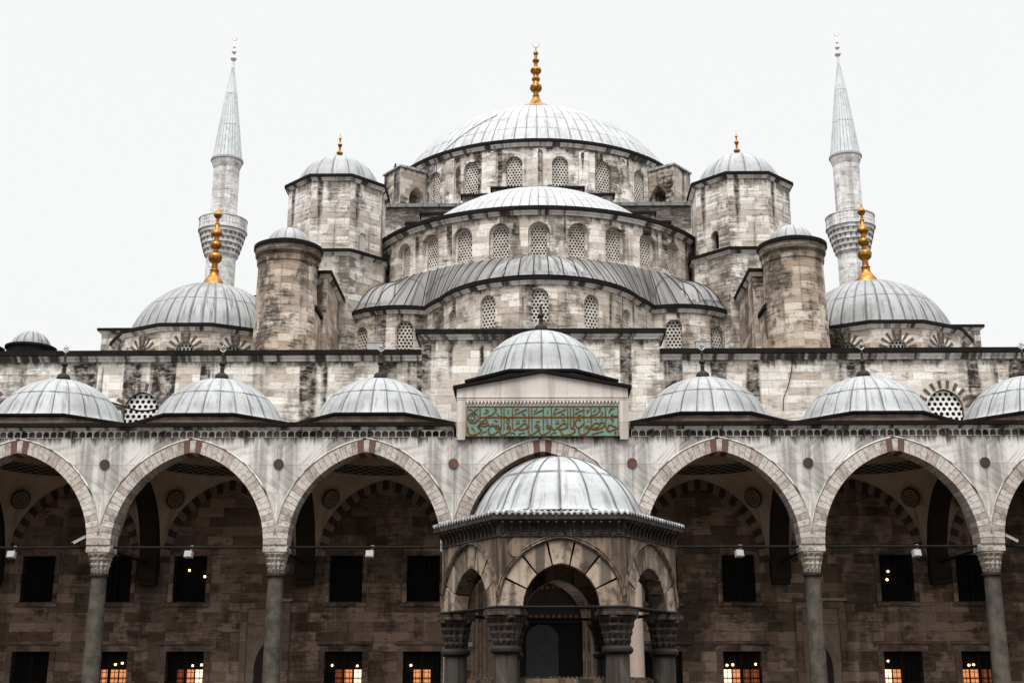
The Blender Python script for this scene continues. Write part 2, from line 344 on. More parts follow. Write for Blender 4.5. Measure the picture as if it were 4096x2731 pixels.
def circ(n, r, c=(0, 0), a0=-180., a1=180., end=False):
    return [(c[0]+r*math.sin(R_(a0+(a1-a0)*k/n)), c[1]-r*math.cos(R_(a0+(a1-a0)*k/n))) for k in range(n+(1 if end else 0))]
def cap(R, zb, h, n=14, flare=0.):       # meridian of a dome: base radius, base height, rise
    q = (R*R+h*h)/(2*h); zc = zb+h-q; a0 = math.asin(max(-1, min(1, (zb-zc)/q)))
    p = [(q*math.cos(a0+(math.pi/2-a0)*i/n), zc+q*math.sin(a0+(math.pi/2-a0)*i/n)) for i in range(n)]+[(0., zb+h)]
    if flare: p = [(R+flare, zb-.04), (R+flare*.45, zb+.02)]+[(r+flare*.25*max(0, 1-i), z+.06*max(0, 1-i)) for i, (r, z) in enumerate(p)]
    return p
def archz(x, half, h):
    x = min(abs(x), half)
    if h <= 1e-6: return 0.
    if h <= half: return h*math.sqrt(max(0, 1-(x/half)**2))
    Rr = (half*half+h*h)/(2*half); return math.sqrt(max(0, Rr*Rr-(x-(half-Rr))**2))
def flat(y=0., x0=0.): return lambda u, z, d: (x0+u, y+d, z)
def cyl(cx, cy, R): return lambda u, z, d: (cx+(R-d)*math.sin(u/R), cy-(R-d)*math.cos(u/R), z)
def polymap(poly):
    P = [Vector(p) for p in poly]; acc = [0.]
    for a, b in zip(P, P[1:]): acc.append(acc[-1]+(b-a).length)
    def f(u, z, d):
        i = 0
        while i < len(P)-2 and u > acc[i+1]: i += 1
        t = (P[i+1]-P[i]).normalized(); q = P[i]+t*(u-acc[i]); n = Vector((-t.y, t.x))
        return (q.x+n.x*d, q.y+n.y*d, z)
    f.acc = acc
    return f
def wall(mb, mp, u0, u1, z0, z1, ops=(), depth=.3, du=99., m=0, mr=0, sm=False, steps=12, brk=None):
    def q(a, b, za, zb, zc, zd):
        mb.face([mp(a, za, 0), mp(b, zb, 0), mp(b, zc, 0), mp(a, zd, 0)], [(a, za), (b, zb), (b, zc), (a, zd)], m, sm)
    def strip(a, b, za, zb):
        if b-a < 1e-5 or zb-za < 1e-5: return
        xs = [a+(b-a)*i/max(1, math.ceil((b-a)/du)) for i in range(max(1, math.ceil((b-a)/du))+1)]
        if brk: xs = sorted(set([a, b]+[x for x in brk if a < x < b]))
        for x, y in zip(xs, xs[1:]): q(x, y, za, za, zb, zb)
    def rv(a, za, b, zb):
        if depth <= 0: return
        mb.face([mp(a, za, 0), mp(a, za, depth), mp(b, zb, depth), mp(b, zb, 0)], [(a, za), (a+depth, za), (b+depth, zb), (b, zb)], mr, sm)
    cur = u0
    for uc, h, zb, zs, za in sorted(ops):
        strip(cur, uc-h, z0, z1); strip(uc-h, uc+h, z0, zb)
        n = 1 if za-zs < 1e-6 else steps
        xs = [-math.cos(math.pi*i/n)*h for i in range(n+1)] if n > 1 else [-h, h]
        hz = [zs+archz(x, h, za-zs) for x in xs]
        for i in range(n):
            q(uc+xs[i], uc+xs[i+1], hz[i], hz[i+1], z1, z1); rv(uc+xs[i], hz[i], uc+xs[i+1], hz[i+1])
        rv(uc-h, zb, uc-h, zs); rv(uc+h, zs, uc+h, zb)
        if zb > z0+1e-4: rv(uc+h, zb, uc-h, zb)
        cur = uc+h
    strip(cur, u1, z0, z1)
def vring(mb, mp, uc, zs, half, h, t, n, mf, df=-.03, db=.3, gap=0.):
    Rr = (half*half+h*h)/(2*half) if h > half else half; c = half-Rr; hh = h if h > half else half
    def pt(s_, rad):
        k = 1-abs(s_); a = k*math.acos(max(-1, min(1, -c/rad))); sg = -1 if s_ < 0 else 1
        return uc+sg*(c+rad*math.cos(a)), zs+rad*math.sin(a)*(h/hh)
    for i in range(n):
        a, b = -1+2*i/n, -1+2*(i+1)/n; a += gap; b -= gap
        ss = [a, (a+b)/2, b] if not (a < 0 < b) else [a, 0., b]
        mm = mf(i, n); du, dz = random.random()*40, random.random()*40
        for s0, s1 in zip(ss, ss[1:]):
            I0, I1, E0, E1 = pt(s0, Rr), pt(s1, Rr), pt(s0, Rr+t), pt(s1, Rr+t)
            U = [(x+du, z+dz) for x, z in (I0, I1, E1, E0)]
            mb.face([mp(*I0, df), mp(*I1, df), mp(*E1, df), mp(*E0, df)], U, mm)
            mb.face([mp(*I0, db), mp(*I1, db), mp(*I1, df), mp(*I0, df)], [(U[0][0], U[0][1]+db), (U[1][0], U[1][1]+db), U[1], U[0]], mm)
            mb.face([mp(*E0, df), mp(*E1, df), mp(*E1, 0.02), mp(*E0, 0.02)], None, mm)
        if gap:
            for s0 in (a, b): mb.face([mp(*pt(s0, Rr), df), mp(*pt(s0, Rr+t), df), mp(*pt(s0, Rr+t), db*.5), mp(*pt(s0, Rr), db*.5)], None, mm)
    return pt, Rr
def outline(half, zb, zs, za, n=14):
    xs = [-math.cos(math.pi*i/n)*half for i in range(n+1)]
    return [(-half, zb)]+[(x, zs+archz(x, half, za-zs)) for x in xs]+[(half, zb)]
def frame_mesh(ho, hi, zb, zs, za, y0, y1, m=0):
    mb = MB(); t = ho-hi
    A, B = outline(ho, zb-t*.4, zs, za+t*1.05), outline(hi, zb, zs, za)
    for i in range(len(A)-1):
        a, b, c, d = A[i], A[i+1], B[i+1], B[i]
        mb.face([(a[0], y0, a[1]), (b[0], y0, b[1]), (c[0], y0, c[1]), (d[0], y0, d[1])], m=m)
        mb.face([(d[0], y0, d[1]), (c[0], y0, c[1]), (c[0], y1, c[1]), (d[0], y1, d[1])], m=m)
        mb.face([(a[0], y0, a[1]), (a[0], y1, a[1]), (b[0], y1, b[1]), (b[0], y0, b[1])], m=m)
    a, b = B[0], B[-1]; mb.face([(a[0], y0, a[1]), (b[0], y0, b[1]), (b[0], y1, b[1]), (a[0], y1, a[1])], m=m)
    return mb
def grille_mesh(half, zb, zs, za, pitch, hole, y0, th=.06):
    mb = MB(); ro = pitch/math.sqrt(3); row = 0; z = zb+pitch*.42
    while z < za+pitch*.3:
        k = -int(half/pitch)-2
        while k*pitch < half+pitch:
            x = (k+(.5 if row % 2 else 0))*pitch; k += 1
            if abs(x) > half+pitch*.32: continue
            if z > zs+archz(min(abs(x), half*.999), half, za-zs)+pitch*.35: continue
            O, I = [], []
            for j in range(12):
                a = math.pi*(j/6)+math.pi/6; rr = ro if j % 2 == 0 else pitch/2
                O.append((x+rr*math.cos(a), z+rr*math.sin(a))); I.append((x+hole*math.cos(a), z+hole*math.sin(a)))
            for j in range(12):
                q = (j+1) % 12
                mb.face([(O[j][0], y0, O[j][1]), (O[q][0], y0, O[q][1]), (I[q][0], y0, I[q][1]), (I[j][0], y0, I[j][1])])
                mb.face([(I[j][0], y0, I[j][1]), (I[q][0], y0, I[q][1]), (I[q][0], y0+th, I[q][1]), (I[j][0], y0+th, I[j][1])])
        z += pitch*math.sqrt(3)/2; row += 1
    return mb
def pane_mesh(half, zb, za, y): 
    mb = MB(); mb.box(-half, half, y, y+.05, zb, za); return mb
WK = {}
def wkind(key, ho, hi, zb, zs, za, pitch, hole, yf, mat='plaster', fm='stone', pad=.12):
    WK[key] = (frame_mesh(ho, hi, zb, zs, za, yf, yf+.12).mesh('window_frame', [fm]), grille_mesh(hi, zb, zs, za, pitch, hole, yf+.07).mesh('grille', [mat]),
               pane_mesh(hi+pad, zb-.1, za+pad, yf+.2).mesh('pane', ['glass']))
def window(key, parent, loc, rz):
    f, g, p = WK[key]
    w = obj('window', f, '', parent, loc, rz); obj('grille', g, '', w, loc, rz); obj('pane', p, '', w, loc, rz)
    return w
def spline(pts, k=4):
    P = [Vector(p) for p in pts]; out = []
    if len(P) < 3: return P
    for i in range(len(P)-1):
        a, b, c, d = P[max(i-1, 0)], P[i], P[i+1], P[min(i+2, len(P)-1)]
        for j in range(k):
            t = j/k; out.append(.5*((2*b)+(c-a)*t+(2*a-5*b+4*c-d)*t*t+(3*b-a-3*c+d)*t**3))
    return out+[P[-1]]
# ------------------------------------------------------------------ the ground
g = MB(); g.face([(-300, -300, 0), (300, -300, 0), (300, 300, 0), (-300, 300, 0)]); struct('courtyard_paving', g, 'paving')

def cornice(parent, poly, z, s=1., closed=True, lid=False, trim='trim', name='cornice', edge='lead_edge'):
    mb = MB()
    pr = [(-.02, z-.33*s), (.05*s, z-.32*s), (.06*s, z-.25*s), (.2*s, z-.17*s), (.21*s, z-.1*s), (.31*s, z-.095*s), (.31*s, z+.13*s), (-.05, z+.2*s)]
    mb.sweep(poly, pr, closed, mf=lambda k: 0 if k < 4 else 1)
    if lid: mb.face([(*p, z+.19*s) for p in poly], m=1)
    return obj(name, mb, [trim, edge], parent)

# ------------------------------------------------------------------ the prayer hall
mosque = thing('mosque', 'domed stone prayer hall rising in tiers behind the arcade', 'mosque', (0, 20, 0))
wkind('main', .56, .50, 31.4, 33.85, 34.45, .20, .066, .16)
wkind('semi', .64, .43, 23.62, 24.95, 25.38, .175, .06, .30)
wkind('exed', .47, .42, 0, 1.25, 1.72, .19, .066, .13)
wkind('exed_side', .48, .43, 0, 1.2, 1.62, .20, .068, .13)
wkind('corner', .50, .43, 17.3, 18.1, 18.52, .19, .066, .12, 'plaster')
wkind('lunette', .90, .82, 13.1, 14.1, 14.98, .265, .092, .12, 'plaster_w', 'brick')

# main dome on its drum
RM, CM = 10.05, (0, 35)
d = MB(); mp = cyl(0, 35, RM); k = RM*math.pi/180
ops = [(a*k, .53, 31.4, 33.85, 34.42) for a in [-108.3+16.66*i for i in range(14)]]
wall(d, mp, -125*k, 125*k, 29.5, 35.2, ops, .3, .6, sm=True, steps=10)
d.rev([(RM, 29.5), (RM, 35.2)], CM, 24, a0=125, a1=235)
drum = obj('dome_drum', d, 'drum', mosque)
for a in [-58.3+16.66*i for i in range(8)]:
    window('main', drum, (RM*math.sin(R_(a)), 35-RM*math.cos(R_(a)), 0), R_(a))
for a in [-66.6+16.66*i for i in range(9)]:       # flat pilasters between the windows
    p = MB(); q = cyl(0, 35, RM+.16); h = .3*(RM+.16)/RM
    uc = R_(a)*(RM+.16)
    wall(p, q, uc-h, uc+h, 29.6, 34.75, (), 0, .3)
    for sg in (-1, 1): p.face([q(uc+sg*h, 29.6, 0), q(uc+sg*h, 29.6, .2), q(uc+sg*h, 34.75, .2), q(uc+sg*h, 34.75, 0)])
    p.face([q(uc-h, 34.75, 0), q(uc+h, 34.75, 0), q(uc+h, 34.95, .17), q(uc-h, 34.95, .17)])
    obj('pilaster', p, 'drum', drum)
cornice(drum, circ(72, RM, CM), 35.35, .95, lid=True)
d = MB(); d.rev(cap(9.95, 35.5, 6.0, 20), CM, 96, panels=84); dome = obj('main_dome', d, 'lead_big', mosque)

def finial(prof, parent, c, z0, m='gold', seg=14, tip=None):
    f = MB(); f.rev([(r, z0+z) for r, z in prof], c, seg)
    mats = [m]
    if tip:
        mats.append('pale'); kind, zc, r = tip; zc += z0
        if kind == 'crescent':
            pts = [(c[0]+r*math.sin(R_(a)), c[1], zc-r*math.cos(R_(a))) for a in range(-150, 151, 15)]
            f.tube(pts, [r*.04+r*.17*math.cos(R_(a*.6)) for a in range(-150, 151, 15)], 6, 1)
        else:                                      # open five-sided ring
            pts = [(c[0]+r*math.sin(R_(a)), c[1], zc-r*math.cos(R_(a))) for a in range(0, 433, 72)]
            f.tube(pts, r*.2, 6, 1, False); f.tube([(c[0], c[1], zc+r*.7), (c[0], c[1], zc+r*1.6)], r*.12, 5, 1)
            f.tube([(c[0]-r*.45, c[1], zc+r*.1), (c[0], c[1], zc+r*.45), (c[0]+r*.45, c[1], zc+r*.1)], r*.13, 5, 0, False)
    return obj('finial', f, mats, parent)
def fp(rows, top, unit): return [(r*unit, (top-y)*unit) for y, r in rows]
BIG = fp([(1520, 300), (1465, 262), (1410, 165), (1360, 112), (1300, 84), (1246, 58), (1240, 62), (1215, 62), (1208, 48), (1132, 47), (1122, 78), (1095, 102), (1060, 110), (1020, 100), (995, 62), (930, 46), (918, 66), (895, 76), (868, 70), (850, 52), (785, 43), (770, 78), (740, 99), (710, 100), (680, 82), (650, 36), (590, 29), (565, 42), (545, 60), (522, 64), (500, 44), (490, 28), (420, 25), (408, 38), (385, 46), (362, 42), (340, 18), (265, 7), (255, 0)], 1520, .0041)
finial(BIG, dome, CM, 42.42-1520*.0041+1465*.0041, seg=20, tip=('crescent', (1520-192)*.0041, 62*.0041))
# flying buttress blocks on the drum's shoulders
for sg in (-1, 1):
    b = MB(); a = R_(52*sg); ex, ey = (math.sin(a), -math.cos(a)); tx, ty = (math.cos(a), math.sin(a))
    P = lambda r, w, z: (r*ex+w*tx, 35+r*ey+w*ty, z)
    
    for s2 in (-1, 1):
        f = lambda u, z, dd, s2=s2: P(9.7+u, s2*(1.-dd), z)
        wall(b, f, 0, 2.3, 30.2, 34.5, [(1.0, .62, 30.2, 32.4, 33.4)], 2.0 if s2 < 0 else 0)
    b.face([P(12, -1., 30.2), P(12, 1., 30.2), P(12, 1., 34.5), P(12, -1., 34.5)])
    b.face([P(9.7, -1., 34.5), P(12, -1., 34.5), P(12, 1., 34.5), P(9.7, 1., 34.5)])
    bo = obj('buttress', b, 'butt', mosque)
    c = MB(); pl = [P(9.6, -1.08, 0)[:2], P(12.1, -1.08, 0)[:2], P(12.1, 1.08, 0)[:2], P(9.6, 1.08, 0)[:2]]
    c.prism(pl, 34.51, [34.75, 34.62, 34.62, 34.75], 0); obj('coping', c, 'lead', bo)

# cube below the drum, arch wall with stepped shoulders
b = MB(); b.box(-10.6, 10.6, 22.9, 47, 14, 30.1); body = obj('dome_base', b, 'tower', mosque)
b = MB(); b.box(-10.7, 10.7, 22.72, 47.1, 30.12, 30.34); obj('roof', b, 'lead_roof', body)
sh = MB()
for x, z0, z1, y in [(2.75, 31.05, 31.2, 22.3), (4.55, 30.55, 30.7, 22.2), (7.0, 29.3, 29.45, 22.0), (7.85, 28.65, 28.8, 21.9)]:
    sh.box(-x, x, y, 22.9, z0-2.2, z0, 0); sh.box(-x-.12, x+.12, y-.12, 22.9, z0+.002, z1, 1)
obj('stepped_shoulder', sh, 'tower lead_edge', mosque)

# great half dome
RS, CS = 9.92, (0, 23)
d = MB(); k = RS*math.pi/180
ops = [(a*k, .575, 23.55, 24.92, 25.5) for a in [-72.6+12.1*i for i in range(13)]]
wall(d, cyl(0, 23, RS), -96*k, 96*k, 20.0, 26.0, ops, .32, .5, sm=True, steps=12)
sd = obj('half_dome_drum', d, 'semi', mosque)
for a in [-72.6+12.1*i for i in range(13)]: window('semi', sd, (RS*math.sin(R_(a)), 23-RS*math.cos(R_(a)), 0), R_(a))
cornice(sd, circ(48, RS, CS, -96, 96, True), 26.18, .95, False)
d = MB(); d.rev(cap(8.7, 25.85, 4.85, 16), CS, 80, panels=92); obj('half_dome', d, 'lead_big', mosque)

# exedra wall: a flowing line of three bays
half = circ(14, 5.3, (0, 14.8), 0, 70, True)+[(5.5, 13.75)]+circ(10, 3.55, (7.3, 18.0), -22, 56, True)+[(11.5, 15.1)]
EX = [(-x, y) for x, y in reversed(half)][:-1]+half
mp = polymap(EX); acc = mp.acc
def u_at(x):
    for i in range(len(EX)-1):
        if EX[i][0] <= x <= EX[i+1][0]: return acc[i]+(acc[i+1]-acc[i])*(x-EX[i][0])/(EX[i+1][0]-EX[i][0])
cen = [(0., 19.0, 'exed'), (2.57, 18.85, 'exed'), (-2.57, 18.85, 'exed'), (4.42, 18.6, 'exed'), (-4.42, 18.6, 'exed'), (7.05, 18.9, 'exed_side'), (-7.05, 18.9, 'exed_side'), (9.45, 18.75, 'exed_side'), (-9.45, 18.75, 'exed_side')]
for x, z, q in cen:
    zs, za = (1.25, 1.72) if q == 'exed' else (1.2, 1.62)
ops_lo = [(u_at(x), .43, z, z+(1.25 if q == 'exed' else 1.2), z+(1.7 if q == 'exed' else 1.6)) for x, z, q in cen]
d = MB(); wall(d, mp, 0, acc[-1], 16, 21.1, ops_lo, .25, brk=acc, sm=True)
ew = obj('exedra_wall', d, 'exed', mosque)
for x, z, q in cen:
    u = u_at(x); p, p2 = mp(u-.05, z, 0), mp(u+.05, z, 0)
    window(q, ew, mp(u, z, 0), math.atan2(p2[1]-p[1], p2[0]-p[0]))
cornice(ew, EX, 21.15, .8, False)
# lead roof between half dome drum and exedra wall, swelling over the three bays
def ray_w(a):
    dx, dy = math.sin(a), -math.cos(a); best = 10.0
    for (x0, y0), (x1, y1) in zip(EX, EX[1:]):
        ex, ey = x1-x0, y1-y0; den = dx*ey-dy*ex
        if abs(den) < 1e-9: continue
        t = ((x0)*ey-(y0-23)*ex)/den; q = ((x0)*dy-(y0-23)*dx)/den
        if t > 0 and -1e-6 <= q <= 1+1e-6: best = max(best, t)
    return best
def capz(x, y, c, R, zb, h):
    q = (R*R+h*h)/(2*h); e = (x-c[0])**2+(y-c[1])**2
    return zb+h-q+math.sqrt(q*q-e) if e < R*R else -9
rf = MB(); NA, NT_ = 180, 24
grid = []
for i in range(NA+1):
    a = R_(-57+114*i/NA); rw = ray_w(a)+.22; row = []
    for j in range(NT_+1):
        f = j/NT_; r = 9.86+(rw-9.86)*f; x, y = r*math.sin(a), 23-r*math.cos(a)
        z = 23.5+(21.32-23.5)*(f**1.25)
        z1 = max(capz(x, y, (0, 13.5), 4.15, 21.3, 2.15), capz(x, y, (7.8, 16.9), 2.5, 21.3, 2.0), capz(x, y, (-7.8, 16.9), 2.5, 21.3, 2.0))
        row.append((x, y, max(z, z1), z1 > z))
    grid.append(row)
for i in range(NA):
    for j in range(NT_):
        q = [grid[i][j+1], grid[i+1][j+1], grid[i+1][j], grid[i][j]]
        m = 1 if sum(p[3] for p in q) > 2 else 0
        uv = []
        for p in q:
            if m:
                c = (0, 13.5) if abs(p[0]) < 4.2 and p[1] < 14.9 else (math.copysign(7.7, p[0]), 16.75)
                uv.append((math.atan2(p[0]-c[0], c[1]+.7-p[1])*(4.6 if c[0] == 0 else 3.8)+200, math.hypot(p[0]-c[0], p[1]-c[1])))
            else: uv.append((math.atan2(p[0], 23-p[1])*17+100.3, math.hypot(p[0], p[1]-23)))
        rf.face([p[:3] for p in q], uv, m, True)
er = obj('exedra_roof', rf, 'lead_roof lead_lobe', mosque)
sr = MB()
for i in range(3, NA-2, 5): sr.tube([(x, y, z+.015) for x, y, z, _ in grid[i][1:]], .026, 4)
obj('standing_seams', sr, 'lead_edge', er)

# weight towers with small domes
TW = fp([(1420, 200), (1385, 185), (1350, 120), (1300, 70), (1246, 52), (1210, 60), (1190, 40), (1132, 44), (1110, 95), (1060, 118), (1000, 80), (960, 38), (860, 36), (800, 62), (750, 84), (700, 60), (660, 26), (560, 24), (520, 52), (480, 40), (440, 14), (300, 4), (290, 0)], 1420, .00165)
for sg in (-1, 1):
    c = (11.42*sg, 18); t = MB(); P8 = ngon(8, 2.62, c); lo = ngon(8, 2.85, c)
    for i in range(8):                          # shaft, with an arched light in the face turned to the axis
        a, b = P8[i], P8[(i+1) % 8]; L8 = math.dist(a, b); f = polymap([a, b])
        j = 1 if sg < 0 else 7
        ops = [(L8*.44 if sg < 0 else L8*.56, .24, 24.95, 25.75, 25.99)] if (i+1) % 8 == j else []
        wall(t, f, 0, L8, 24.6, 29.0, ops, .5)
    for i in range(8):
        a, b = lo[i], lo[(i+1) % 8]; wall(t, polymap([a, b]), 0, math.dist(a, b), 14, 24.75)
    t.face([(*p, 24.75) for p in lo])
    tw = obj('weight_tower', t, 'tower', mosque)
    cornice(tw, P8, 29.05, .75, lid=True); cornice(tw, lo, 24.62, .75, name='ledge')
    d = MB(); pr = cap(2.42, 29.15, 2.1, 12)
    d.rev(pr, c, 48, panels=16); dm = obj('tower_dome', d, 'lead', tw)
    finial(TW, tw, c, 31.0, seg=12)
    # board behind the arch; the left one's white stands in for sky light
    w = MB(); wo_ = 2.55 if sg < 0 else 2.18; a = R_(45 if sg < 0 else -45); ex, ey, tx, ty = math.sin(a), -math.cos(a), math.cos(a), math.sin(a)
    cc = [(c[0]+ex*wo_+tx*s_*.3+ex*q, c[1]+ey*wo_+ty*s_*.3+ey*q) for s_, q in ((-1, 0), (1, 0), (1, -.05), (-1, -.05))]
    w.prism(cc, 24.8, 26.1); obj('tower_window_board', w, 'white' if sg < 0 else 'void', tw)
# round stair turrets in front of the towers
for sg in (-1, 1):
    c = (12.38*sg, 9.4); t = MB()
    t.rev([(1.54, 14), (1.53, 17), (1.43, 22.05), (1.43, 22.6)], c, 40)
    tu = obj('round_turret', t, 'turret', mosque)
    k = MB(); k.rev([(1.42, 21.7), (1.50, 21.76), (1.52, 21.98), (1.45, 22.02), (1.45, 22.08), (1.60, 22.2), (1.62, 22.52)], c, 40); k.rev([(1.62, 22.52), (1.69, 22.54), (1.69, 22.72), (1.1, 22.95)], c, 40, m=1)
    obj('cornice', k, 'turret lead_edge', tu)
    d = MB(); d.rev(cap(1.12, 22.85, .95, 9), c, 40, panels=14); obj('turret_cap', d, 'lead', tu)
    # buttress running back from the turret, and a smaller wedge beside it
    b = MB(); x0, x1 = sorted((10.6*sg, 13.2*sg)); b.box(x0, x1, 10.6, 17.6, 14, 21.85); bt = obj('pier', b, 'turret', mosque)
    cornice(bt, [(x0, 10.6), (x1, 10.6), (x1, 17.6), (x0, 17.6)], 21.85, .75, lid=True)
    b = MB(); x0, x1 = sorted((10.85*sg, 11.6*sg)); pl = [(x0, 9.2), (x1, 9.2), (x1, 10.6), (x0, 10.6)]
    zt = [20.3, 20.3, 20.3, 20.3]; b.prism(pl, 14, [19.4 if abs(p[0]) < 11 else 20.2 for p in pl]); wg = obj('wedge', b, 'turret', mosque)
    b = MB(); pl = [(p[0]+(-.1*sg if abs(p[0]) < 11 else 0), p[1]-(.1 if p[1] < 10 else 0)) for p in pl]
    b.prism(pl, 19.45, [19.62 if abs(p[0]) < 11 else 20.42 for p in pl]); obj('coping', b, 'lead_edge', wg)

# corner domes
CF = fp([(1400, 178), (1365, 162), (1320, 142), (1275, 112), (1258, 96), (1210, 68), (1160, 58), (1142, 66), (1128, 62), (1120, 46), (1030, 42), (1018, 66), (985, 94), (940, 102), (905, 94), (882, 72), (874, 36), (812, 33), (800, 60), (770, 82), (735, 82), (708, 62), (702, 34), (625, 31), (612, 55), (590, 84), (560, 84), (525, 60), (490, 34), (430, 26), (424, 34), (412, 32), (405, 20), (345, 18), (335, 32), (310, 56), (285, 62), (258, 46), (220, 20), (185, 9), (168, 0)], 1400, .00378)
for sg in (-1, 1):
    c = (17.72*sg, 16); P12 = ngon(12, 4.72, c); d = MB()
    for i in range(12):
        a, b = P12[i], P12[(i+1) % 12]; L12 = math.dist(a, b)
        wall(d, polymap([a, b]), 0, L12, 14, 19.3, [(L12/2, .46, 17.3, 18.08, 18.54)], .2)
    cd_ = obj('corner_drum', d, 'stone', mosque)
    cornice(cd_, P12, 19.35, .8, lid=True)
    for i in (10, 11, 0, 1, 2):
        a = R_(30*i); wl = (c[0]+4.72*math.sin(a), c[1]-4.72*math.cos(a), 0); window('corner', cd_, wl, a)
        v = MB(); vring(v, flat(), 0, 18.02, .5, .54, .36, 13, lambda q, n: 0, -.03, .05) if 0 else None
        pt, Rr = vring(MB(), flat(), 0, 18.02, .52, .56, .4, 1, lambda q, n: 0)
        for q in range(8):
            s0, s1 = -1+(2*q+.62)/8, -1+(2*q+1.38)/8
            p = [pt(s0, Rr), pt(s1, Rr), pt(s1, Rr+.42), pt(s0, Rr+.42)]
            v.prism_y([(x, z) for x, z in p], -.03, .05)
        obj('brick_rays', v, 'brick', cd_, wl, a)
    d = MB(); d.rev(cap(4.32, 19.5, 3.45, 14), c, 72, panels=42); dm = obj('corner_dome', d, 'lead_dirty', mosque)
    finial(CF, dm, c, 22.86, seg=16)
# roofs of the side galleries, seen past the corner domes
for sg in (-1, 1):
    for x0, x1, y0, y1, zt in [(19.5, 25.1, 20.3, 46, 21.7), (12.6, 16.4, 21.2, 32, 23.9)]:
        b = MB(); xa, xb = sorted((x0*sg, x1*sg)); b.box(xa, xb, y0, y1, 12, zt); gb = obj('gallery', b, 'stone', mosque)
        cornice(gb, [(xa, y0), (xb, y0), (xb, y1), (xa, y1)], zt, .7, lid=True)
b = MB(); b.box(-25.5, 25.5, 9.3, 20.2, 15.9, 16.9); obj('aisle_roof', b, 'lead_roof', mosque)
for x, y in ((-26.55, 14), (-29.3, 14)):
    d = MB(); d.rev([(1.2, 16), (1.2, 18.85), (1.3, 18.87), (1.3, 18.98), (1.02, 19.02)], (x, y), 24); gd = obj('gallery_dome', d, 'lead_edge', mosque)
    d = MB(); d.rev(cap(1.02, 19.0, .85, 9), (x, y), 40, panels=14); obj('dome_shell', d, 'lead_dirty', gd)

# ------------------------------------------------------------------ facade wall of the hall (back wall of the arcade)
YF = 7.2
WX = [5.25, 8.68, 15.63, 18.98, 22.42]; WX = sorted(WX+[-x for x in WX])
LX = [-25.85, -18.4, 18.45, 25.85]
f = MB(); mpf = flat(YF)
wall(f, mpf, -31, 31, 0, 1.4); wall(f, mpf, -31, 31, 1.4, 3.6, [(x, .83, 1.4, 3.36, 3.36) for x in WX], .35)
wall(f, mpf, -31, 31, 3.6, 5.3); wall(f, mpf, -31, 31, 5.3, 7.7, [(x, .73, 5.5, 7.5, 7.5) for x in WX], .35)
wall(f, mpf, -31, 31, 7.7, 12.0)
f.face([(-31, YF+.02, 16.5), (31, YF+.02, 16.5), (31, 9.3, 16.5), (-31, 9.3, 16.5)])
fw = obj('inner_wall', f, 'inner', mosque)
f = MB(); wall(f, mpf, -31, 31, 12.0, 16.5, [(x, .84, 13.0, 14.08, 15.03) for x in LX], .25)
uw = obj('upper_wall', f, 'front', mosque)
for x in LX:
    w = window('lunette', uw, (x, YF, 0), 0); v = MB()
    pt, Rr = vring(MB(), flat(), 0, 14.08, .92, 1.0, .4, 1, lambda q, n: 0)
    for q in range(10):
        s0, s1 = -1+(2*q+.6)/10, -1+(2*q+1.4)/10
        v.prism_y([pt(s0, Rr), pt(s1, Rr), pt(s1, Rr+.36), pt(s0, Rr+.36)], -.03, .04)
    obj('brick_rays', v, 'brick', uw, (x, YF, 0))
for x0, x1 in ((-31, -5.5), (5.5, 31)): cornice(uw, [(x0, YF), (x1, YF)], 16.78, 1.05, False)
b = MB(); b.box(-5.5, 5.5, YF-.06, 9.3, 12, 17.55); cw = obj('raised_wall', b, 'raised', mosque)
cornice(cw, [(-5.5, 9.3), (-5.5, YF-.06), (5.5, YF-.06), (5.5, 9.3)], 17.75, 1., False)
b = MB(); b.box(-5.5, 5.5, YF, 9.3, 17.56, 17.9); obj('roof', b, 'lead_roof', cw)

def rect_frame(half, zb, za, t): 
    mb = frame_mesh(half+t, half, zb, za, za, -.07, .3)
    mb.box(-half-t-.05, half+t+.05, -.12, .05, zb-t*.4-.13, zb-t*.4); return mb
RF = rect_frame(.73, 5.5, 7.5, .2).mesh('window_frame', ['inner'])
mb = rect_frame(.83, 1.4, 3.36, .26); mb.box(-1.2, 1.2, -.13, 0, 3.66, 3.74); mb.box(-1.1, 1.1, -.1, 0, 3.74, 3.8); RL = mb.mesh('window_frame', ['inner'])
def bars(half, zb, za, y, nx, nz):
    mb = MB()
    for i in range(nx+1): x = -half+2*half*i/nx; mb.box(x-.012, x+.012, y, y+.024, zb, za)
    for i in range(nz+1): z = zb+(za-zb)*i/nz; mb.box(-half, half, y+.002, y+.022, z-.012, z+.012)
    mb.box(-.05, .05, y+.03, y+.07, zb, za); return mb
BU = bars(.73, 5.5, 7.5, .12, 6, 8).mesh('grille', ['iron']); BL = bars(.83, 1.4, 3.36, .12, 9, 9).mesh('grille', ['iron'])
PU = pane_mesh(.8, 5.4, 7.6, .33).mesh('pane', ['void'])
lit = {-22.42: '0000', -18.98: '0022', -15.63: '0123', -8.68: '0123', -5.25: '0220', 5.25: '0010', 8.68: '3220', 15.63: '3200', 18.98: '2200', 22.42: '0100'}
if 1: lit.update({8.68: '3211', -18.98: '0222', 18.98: '2211'})
for x in WX:
    w = obj('window', RF, '', fw, (x, YF, 0)); obj('grille', BU, '', w, (x, YF, 0)); obj('pane', PU, '', w, (x, YF, 0))
    w = obj('window', RL, '', fw, (x, YF, 0)); obj('grille', BL, '', w, (x, YF, 0))
    p = MB(); p.box(-.9, .9, .36, .4, 1.3, 3.45, 0)
    for i, q in enumerate(lit[x]):
        if q != '0':
            xa = -.78+i*.4
            for zz in (1.42, 1.83, 2.24): p.box(xa, xa+.33, .345, .355, zz, zz+.36, int(q))
    obj('pane', p, ['void', 'lit_low', 'lit_mid', 'lit_hi'], w, (x, YF, 0))
